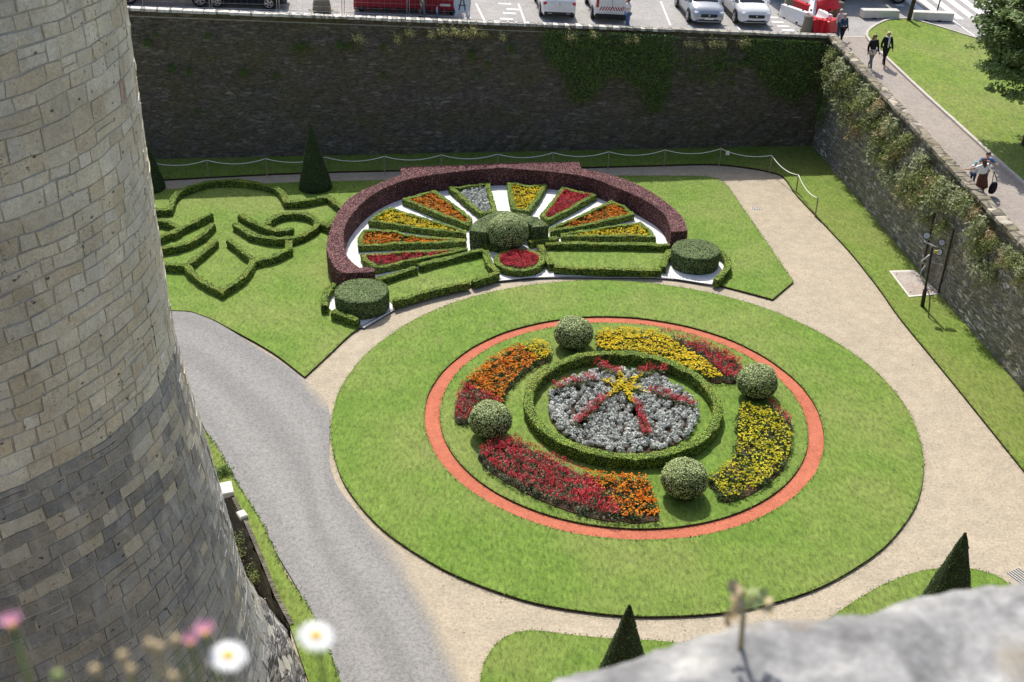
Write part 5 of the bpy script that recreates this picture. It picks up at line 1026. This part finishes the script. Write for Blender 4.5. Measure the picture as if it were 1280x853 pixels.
q = on(1135.5, 27); t = base_empty('wooden_post', q, 0, 'thick dark brown post on the tip of the upper lawn', 'post'); g = Geo(); g.tube([(0, 0, -.2), (0, 0, .9), (.01, 0, 1.5), (.02, 0, 1.55)], [.13, .12, .11, .07], 10, smooth=False); g.build('post', ['dark_timber'], t); g = Geo(); g.tube([(0, 0, 1.1), (0, 0, 1.16)], .125, 12); g.build('band', ['black_plastic'], t)
q = on(1171, 15.5); t = base_empty('sign_pole', q, 0, 'thin dark pole standing by the zebra crossing', 'pole'); g = Geo(); g.tube([(0, 0, -.2), (0, 0, 3.2)], .045, 8); g.build('pole', ['lamp_black'], t); g = Geo(); g.lathe([(.1, 0), (.1, .04), (.05, .06)], n=12); g.build('base_plate', ['lamp_black'], t)
# mesh fence panels
FX = [178, 264, 348, 429, 510, 588]; FP = [GU(x, y)[:2] for x, y in zip(FX, [12.5, 14.5, 17, 20, 23, 26])]
for i, (a, b) in enumerate(zip(FP, FP[1:])):
    L = np.linalg.norm(b-a); t = base_empty('mesh_fence_panel', (a+b)/2, math.atan2((b-a)[1], (b-a)[0]), ['grey mesh fence panel in front of the white and red trailer', 'grey mesh fence panel in front of the dark blue car', 'grey mesh fence panel in front of the dark stone bollard', 'grey mesh fence panel in front of the left half of the red skip', 'grey mesh fence panel in front of the right half of the red skip'][i], 'fence panel', 'mesh fence panels behind the back wall')
    g = Geo(); l = L/2-.06
    for s in (-1, 1): g.tube([(s*l, 0, .05), (s*l, 0, 2.0)], .022, 6)
    for z_ in (.18, 2.0): g.tube([(-l, 0, z_), (l, 0, z_)], .016, 6)
    g.build('frame', ['galv'], t); g = Geo()
    for z_ in np.arange(.45, 2.0, .3): g.tube([(-l, 0, z_), (l, 0, z_)], .006, 4)
    for x in np.arange(-l+.3, l, .3): g.tube([(x, 0, .18), (x, 0, 2.0)], .003, 3)
    g.build('mesh', ['galv'], t)
    for s in (-1, 1): ptbox('foot', (s*l, 0, .06), (.22, .6, .12), 'concrete_white', t, bev=.02)
# white round board with an A
q = on(577, 23.5); t = base_empty('sign_board', q, au, 'white rounded board with a black letter A standing behind the wall', 'sign')
g = Geo(); P = [(.46*math.cos(a)*(1.0), .85+.72*math.sin(a)) for a in np.linspace(-.75, math.pi+.75, 26)]+[(-.42, .1), (-.22, .1), (-.2, .3), (.2, .3), (.22, .1), (.42, .1)]
T = tessellate_polygon([[Vector((x, z_, 0)) for x, z_ in P]]); n = len(P); g.add([(x, -.02, z_) for x, z_ in P]+[(x, .02, z_) for x, z_ in P], [tuple(f) for f in T]+[tuple(i+n for i in f)[::-1] for f in T]+[(i, (i+1) % n, n+(i+1) % n, n+i) for i in range(n)]); g.build('board', ['board_white'], t)
g = Geo()
for a, b, w_ in [((-.17, .45), (0, 1.28), .035), ((.17, .45), (0, 1.28), .035), ((-.2, .72), (.2, .72), .03), ((-.1, 1.02), (.1, 1.02), .03)]:
    d = np.array([b[0]-a[0], b[1]-a[1]]); d = d/np.linalg.norm(d); nn = np.array([-d[1], d[0]])*w_; Q = [np.array(a)-nn, np.array(b)-nn, np.array(b)+nn, np.array(a)+nn]; g.add([(v[0], -.027, v[1]) for v in Q]+[(v[0], -.021, v[1]) for v in Q], [(0, 1, 2, 3), (0, 1, 5, 4), (1, 2, 6, 5), (2, 3, 7, 6), (3, 0, 4, 7)])
g.build('letter_a', ['board_blue'], t)
g = Geo(); g.tube([(0, .02, 1.0), (0, .5, 0)], .02, 6); g.build('strut', ['board_white'], t)
# ================================================================== tree
tx, ty = 22.9, 48.0; tz = zU(tx, ty); t = empty('broadleaf_tree', (tx, ty, tz)); tag(t, 'leafy green tree at the right edge over the upper lawn, its shadow on the path', 'tree')
g = Geo(); g.tube([(0, 0, -.3), (.03, 0, .8), (-.03, .05, 2.0), (.05, .02, 3.4), (.02, 0, 5.2), (.0, .1, 6.6)], [.30, .24, .20, .17, .11, .04], 12); tips = []
cz, R3 = 4.75, np.array([2.75, 2.75, 2.6])
for i in range(60):
    u = RNG.normal(0, 1, 3); u /= np.linalg.norm(u); 
    if u[2] < -.75: u[2] = -.5
    e = np.array([0, 0, cz])+u*R3*RNG.uniform(.72, 1.05); b0_ = np.array([0, 0, RNG.uniform(2.0, 5.5)]); md = b0_*.45+e*.55+np.array([0, 0, .35]); g.tube([tuple(b0_), tuple(md), tuple(e)], [.07, .04, .012], 6); tips.append((e, u)); tips.append((md*.35+e*.65+RNG.normal(0, .3, 3), u))
g.build('trunk', ['bark'], t); g = Geo(); P = []; Nn = []; rn = []
for e, u in tips:
    for c_ in range(6):
        ce = e+RNG.normal(0, .42, 3)*np.array([1, 1, .55]); m = 46; off = RNG.normal(0, 1, (m, 3)); off /= np.linalg.norm(off, axis=1)[:, None]; off *= RNG.uniform(.3, 1, (m, 1))**.5*np.array([.42, .42, .2]); P.append(ce+off+np.array([0, 0, -.25])*(np.linalg.norm(off[:, :2], axis=1)**2)[:, None]); Nn.append(np.tile([0, 0, 1.], (m, 1))+u*.5+off*.7); rn.append(RNG.uniform(0, 1, m)*.8+RNG.uniform(0, .25))
P = np.concatenate(P); Nn = np.concatenate(Nn); Nn /= np.linalg.norm(Nn, axis=1)[:, None]; leaves(g, P, Nn, .23, 0, .45, .02, .5, np.concatenate(rn)); g.build('crown', ['tree_leaf'], t)
# ================================================================== people
DG = None
def skin_mesh(J, E, rad, name, mat, parent, root=0, sub=2):
    me = bpy.data.meshes.new(name); names = list(J); me.from_pydata([tuple(J[k_]) for k_ in names], [(names.index(a), names.index(b)) for a, b in E], []); o = bpy.data.objects.new(name, me); COL.objects.link(o)
    md = o.modifiers.new('Skin', 'SKIN'); md.use_smooth_shade = True
    for i, k_ in enumerate(names):
        r = rad[k_]; s = me.skin_vertices[0].data[i]; s.radius = (r, r) if np.isscalar(r) else r; s.use_root = (i == root)
    ss = o.modifiers.new('Sub', 'SUBSURF'); ss.levels = ss.render_levels = sub
    dg = bpy.context.evaluated_depsgraph_get(); ev = o.evaluated_get(dg); m2 = bpy.data.meshes.new_from_object(ev); bpy.data.objects.remove(o); m2.name = name; m2.materials.clear(); m2.materials.append(M[mat]); o = bpy.data.objects.new(name, m2); COL.objects.link(o); o.parent = parent
    for p_ in m2.polygons: p_.use_smooth = True
    return o
def person(q, rz, h, label, group=None, stride=0.0, arms=None, top='cloth_black', top_len=.86, legs='cloth_grey', hair='hair_brown', hairlen=.0, skirt=None, hem=None, coat=False, bald=False, lean=0.0, scarf=None, hat=None, shoes='black_plastic', sleeve=1.0):
    k_ = h/1.72; t = empty('person', (q[0], q[1], zU(*q)), rz); tag(t, label, 'person', group); t.scale = (k_, k_, k_)
    s = stride; ln = lean
    J = dict(pelvis=(0, 0, .95), waist=(0, ln*.3, 1.10), chest=(0, ln*.8, 1.32), neckb=(0, ln, 1.45), neck=(0, ln+.015, 1.51), head=(0, ln+.03, 1.60), crown=(0, ln+.02, 1.675))
    for sd, sg_ in (('l', -1), ('r', 1)):
        f = s*sg_; J.update({'hip'+sd: (sg_*.095, 0, .90), 'knee'+sd: (sg_*.10, f*.22+.03*abs(s), .50), 'ankle'+sd: (sg_*.095, f*.42-(.06 if f < 0 else 0), .09+(.05 if f < 0 else 0)), 'toe'+sd: (sg_*.11, f*.42+.15-(.04 if f < 0 else 0), .035)})
        J['sh'+sd] = (sg_*.185, ln*.9, 1.40); d_ = (arms or {}).get(sd)
        if d_ is None: el, wr = (sg_*.235, -f*.10-.01+ln*.6, 1.13), (sg_*.235, -f*.2+.07+ln*.5, .89)
        else: el, wr = d_
        J['el'+sd] = el; J['wr'+sd] = wr; v = (Vector(wr)-Vector(el)).normalized(); J['hand'+sd] = tuple(Vector(wr)+v*.08)
    E = [('pelvis', 'waist'), ('waist', 'chest'), ('chest', 'neckb'), ('neckb', 'neck'), ('neck', 'head'), ('head', 'crown')]
    for sd in 'lr': E += [('pelvis', 'hip'+sd), ('hip'+sd, 'knee'+sd), ('knee'+sd, 'ankle'+sd), ('ankle'+sd, 'toe'+sd), ('chest', 'sh'+sd), ('sh'+sd, 'el'+sd), ('el'+sd, 'wr'+sd), ('wr'+sd, 'hand'+sd)]
    R = dict(pelvis=(.15, .11), waist=(.13, .10), chest=(.155, .11), neckb=.075, neck=.055, head=(.082, .10), crown=(.06, .075))
    for sd in 'lr': R.update({'hip'+sd: .088, 'knee'+sd: .055, 'ankle'+sd: .036, 'toe'+sd: .034, 'sh'+sd: .062, 'el'+sd: .042, 'wr'+sd: .030, 'hand'+sd: (.036, .018)})
    body = skin_mesh(J, E, R, 'body', 'skin', t)
    # five fingers per hand, nose, ears and eyes joined into the body
    g = Geo()
    for sd, sg_ in (('l', -1), ('r', 1)):
        a, b = Vector(J['wr'+sd]), Vector(J['hand'+sd]); d_ = (b-a).normalized(); sdv = Vector((0, 1, 0)); sdv = (sdv-d_*sdv.dot(d_)).normalized(); pl_ = d_.cross(sdv)
        for i, L in enumerate((.062, .072, .068, .052)): o_ = b+sdv*(.027-.018*i); g.tube([o_-d_*.01, o_+d_*L*.5+pl_*.004*sg_, o_+d_*L*.92+pl_*.018*sg_], [.0095, .009, .007], 6)
        o_ = a+d_*.03+sdv*.03; g.tube([o_, o_+sdv*.025+d_*.03, o_+sdv*.028+d_*.06], [.011, .0105, .008], 6)
    hy, hz = J['head'][1], J['head'][2]; g.tube([(0, hy+.09, hz+.02), (0, hy+.115, hz-.018), (0, hy+.095, hz-.028)], [.009, .015, .009], 6)
    for sg_ in (-1, 1): g.tube([(sg_*.082, hy, hz+.025), (sg_*.092, hy-.008, hz), (sg_*.082, hy+.002, hz-.03)], [.012, .018, .01], 6)
    f_ = g.build('tmp', ['skin']); bm1 = body.data
    import bmesh as _b
    bb = _b.new(); bb.from_mesh(bm1); bb.from_mesh(f_.data); bb.to_mesh(bm1); bb.free(); me_ = f_.data; bpy.data.objects.remove(f_)
    g = Geo()
    for sg_ in (-1, 1): g.lathe([(.001, -.011), (.009, -.006), (.011, 0), (.009, .006), (.001, .011)], (sg_*.032, hy+.093, hz+.02), 8)
    g.build('eyes', ['black_plastic'], t); g = Geo(); g.tube([(-.025, hy+.088, hz-.052), (0, hy+.098, hz-.052), (.025, hy+.088, hz-.052)], .006, 5); g.build('mouth', ['cloth_pink'], t)
    # clothes follow the same skeleton, a little larger
    Jt = {k2: J[k2] for k2 in ('waist', 'chest', 'neckb')}; Jt['pel'] = (0, ln*.1, top_len+.03); Et = [('pel', 'waist'), ('waist', 'chest'), ('chest', 'neckb')]; Rt = dict(pel=(.178, .138), waist=(.165, .128), chest=(.182, .135), neckb=.088)
    for sd in 'lr':
        Jt['sh'+sd] = J['sh'+sd]; Jt['el'+sd] = J['el'+sd]; e3 = Vector(J['el'+sd]); w3 = Vector(J['wr'+sd])
        if sleeve < .6: Jt['el'+sd] = tuple(Vector(J['sh'+sd]).lerp(e3, .75))
        Et += [('chest', 'sh'+sd), ('sh'+sd, 'el'+sd)]; Rt.update({'sh'+sd: .084, 'el'+sd: .062})
        if sleeve > .6: Jt['wr'+sd] = tuple(e3.lerp(w3, .95)); Et.append(('el'+sd, 'wr'+sd)); Rt['wr'+sd] = .046
    skin_mesh(Jt, Et, Rt, 'jacket' if coat else 'top', top, t, root=list(Jt).index('chest'))
    Jl = {k2: J[k2] for k2 in ('pelvis', 'hipl', 'hipr', 'kneel', 'kneer')}; El = [('pelvis', 'hipl'), ('pelvis', 'hipr'), ('hipl', 'kneel'), ('hipr', 'kneer')]; Rl = dict(pelvis=(.163, .125), hipl=.102, hipr=.102, kneel=.07, kneer=.07)
    for sd in 'lr': Jl['an'+sd] = tuple(Vector(J['knee'+sd]).lerp(Vector(J['ankle'+sd]), .93)); El.append(('knee'+sd, 'an'+sd)); Rl['an'+sd] = .05
    if not skirt: skin_mesh(Jl, El, Rl, 'trousers', legs, t)
    else:
        g = Geo(); g.lathe([(.16, 1.06), (.20, .9), (.24, .65), (.27, .42), (.25, .42), (.14, 1.04)], n=20, sy=.8); g.build('skirt', [skirt], t)
    if hem: g = Geo(); g.lathe([(.175, 1.0), (.205, .93), (.215, .77), (.20, .77), (.16, .99)], n=20, sy=.8); g.build('shirt_hem', [hem], t)
    for sd in 'lr':
        a, b = Vector(J['ankle'+sd]), Vector(J['toe'+sd]); g = Geo(); g.tube([a+Vector((0, -.05, -.035)), a+Vector((0, 0, -.035)), (a+b)*.5+Vector((0, 0, -.012)), b+Vector((0, .02, 0))], [.035, .046, .043, .026], 8); g.build('shoe', [shoes], t)
    g = Geo(); n = 14; V = []; F = []
    if hat: g.lathe([(.118, hz+.03), (.116, hz+.06), (.105, hz+.10), (.07, hz+.135), (.005, hz+.145)], (0, hy, 0), 16, sx=.95); g.box((0, hy+.13, hz+.045), (.15, .11, .012), 0, bev=.004); g.build('hat', [hat], t)
    g = Geo()
    if not bald or True:
        pr_ = [(.096, -.02), (.103, .02), (.10, .06), (.08, .095), (.045, .112), (.004, .116)]; g.lathe(pr_, (0, hy-.012, hz+.012), 18, sx=.92, sy=1.05); V = g.V[0]; V[:, 1] -= np.where((V[:, 1] > hy+.03) & (V[:, 2] < hz+.07), .055, 0)
        if hairlen > 0: g.tube([(0, hy-.055, hz+.06), (0, hy-.085, hz-.05), (0, hy-.10, hz-.05-hairlen*.6), (0, hy-.10, hz-.05-hairlen)], [.075, .092, .085, .04], 10)
        g.build('hair', [hair], t)
    if scarf:
        g = Geo(); g.tube([(-.03, ln+.09, 1.45), (-.02, ln+.15, 1.3), (-.02, ln+.14, 1.08), (-.015, ln*.5+.14, .96)], [.045, .045, .04, .03], 8); g.tube([(.1*math.cos(a), ln+.01+.085*math.sin(a), 1.475) for a in np.linspace(0, 2*math.pi, 13)], .035, 7, cap=False); g.build('scarf', [scarf], t)
    return t
W2 = 'people walking on the promenade'
dr_ = math.atan2(ur[1], ur[0])                     # towards the castle along the right wall
person(on(1087, 87), math.pi+.35, 1.78, 'person in black jumper over a pale shirt and grey trousers, left of a walking pair', W2, .55, None, 'cloth_black', .95, 'cloth_grey', 'hair_brown', .1, hem='cloth_beige', shoes='cloth_white')
person(on(1104, 83), math.pi+.1, 1.78, 'person with long blond hair, black coat and pale scarf, right of a walking pair', W2, .75, None, 'cloth_black', .80, 'cloth_black', 'hair_blond', .22, coat=True, scarf='chalk', shoes='skin')
def inner(q, m=.95):
    d = (q-BR[:2])@nr; return q+nr*max(0, m-d)
def along(s_, m_): return BR[:2]+ur*s_+nr*m_
person(along(17.8, .85), math.pi-.2, 1.72, 'person in a blue shirt facing the camera on the promenade, hands raised to the face', None, .0, {'l': ((-.30, .12, 1.22), (-.06, .24, 1.40)), 'r': ((.30, .12, 1.22), (.06, .24, 1.40))}, 'cloth_blue', .9, 'jean', 'hair_brown', 0, sleeve=.5)
pw_ = person(along(18.2, .72), .25, 1.66, 'person with dark hair, white top and brown skirt, standing behind the parapet', None, .0, {'l': ((-.34, .16, 1.28), (-.52, .34, 1.22))}, 'cloth_white', 1.0, 'cloth_brown', 'hair_brown', .22, skirt='cloth_brown', sleeve=.5)
pw_.rotation_euler = (0, -.14, .25)
person(along(17.35, .66), math.pi-.8, 1.1, 'child in a turquoise hat beside the two adults on the promenade', None, .1, None, 'cloth_white', .9, 'cloth_navy', 'hair_brown', 0, hat='cloth_teal')
q = along(18.15, 1.15); t = base_empty('shoulder_bag', q, .4, 'dark bag hanging low at the right of the person in the brown skirt', 'bag'); g = Geo(); g.lathe([(.11, .12), (.18, .2), (.20, .38), (.16, .55), (.10, .62)], n=18, sy=.55); g.build('bag', ['cloth_black'], t); g = Geo(); g.tube([(-.15, 0, .62), (-.2, .0, .95), (-.22, .02, 1.1), (-.1, .02, .95), (.12, 0, .64)], .018, 6); g.build('strap', ['cloth_black'], t)
person(on(1046.5, 48.5), -2.5, 1.60, 'person in a pale pink shirt by the red barriers, behind the one in blue', None, .3, {'l': ((-.32, .1, 1.2), (-.42, .16, .98))}, 'cloth_pink', .9, 'cloth_navy', 'hair_grey', 0)
person(on(1051, 55), -2.7, 1.62, 'person in a blue top with white hair at the corner of the walls', None, .3, {'r': ((.27, .02, 1.15), (.24, .26, 1.1))}, 'cloth_navy', .88, 'cloth_black', 'hair_grey', 0)
person(on(528.5, 23.5), -1.45, 1.78, 'person in a long beige coat in front of the red skip', None, .25, None, 'cloth_beige', .55, 'cloth_grey', 'hair_grey', 0, coat=True)
person(on(546.5, 25), -1.6, .78, 'small child with only the head showing above the wall by the skip', None, 0, None, 'cloth_pink', .9, 'jean', 'hair_brown', 0)
person(on(784, 37), -1.2+math.pi, 1.62, 'person with dark hair and white top, standing at the corner of the white van', None, 0, {'l': ((-.25, .16, 1.18), (-.16, .32, 1.3))}, 'cloth_white', .9, 'jean', 'hair_brown', 0, sleeve=.5)
# ================================================================== checks left out; render settings
SC.render.engine = 'CYCLES'; SC.cycles.max_bounces = 6; SC.cycles.transparent_max_bounces = 4; SC.cycles.use_denoising = True
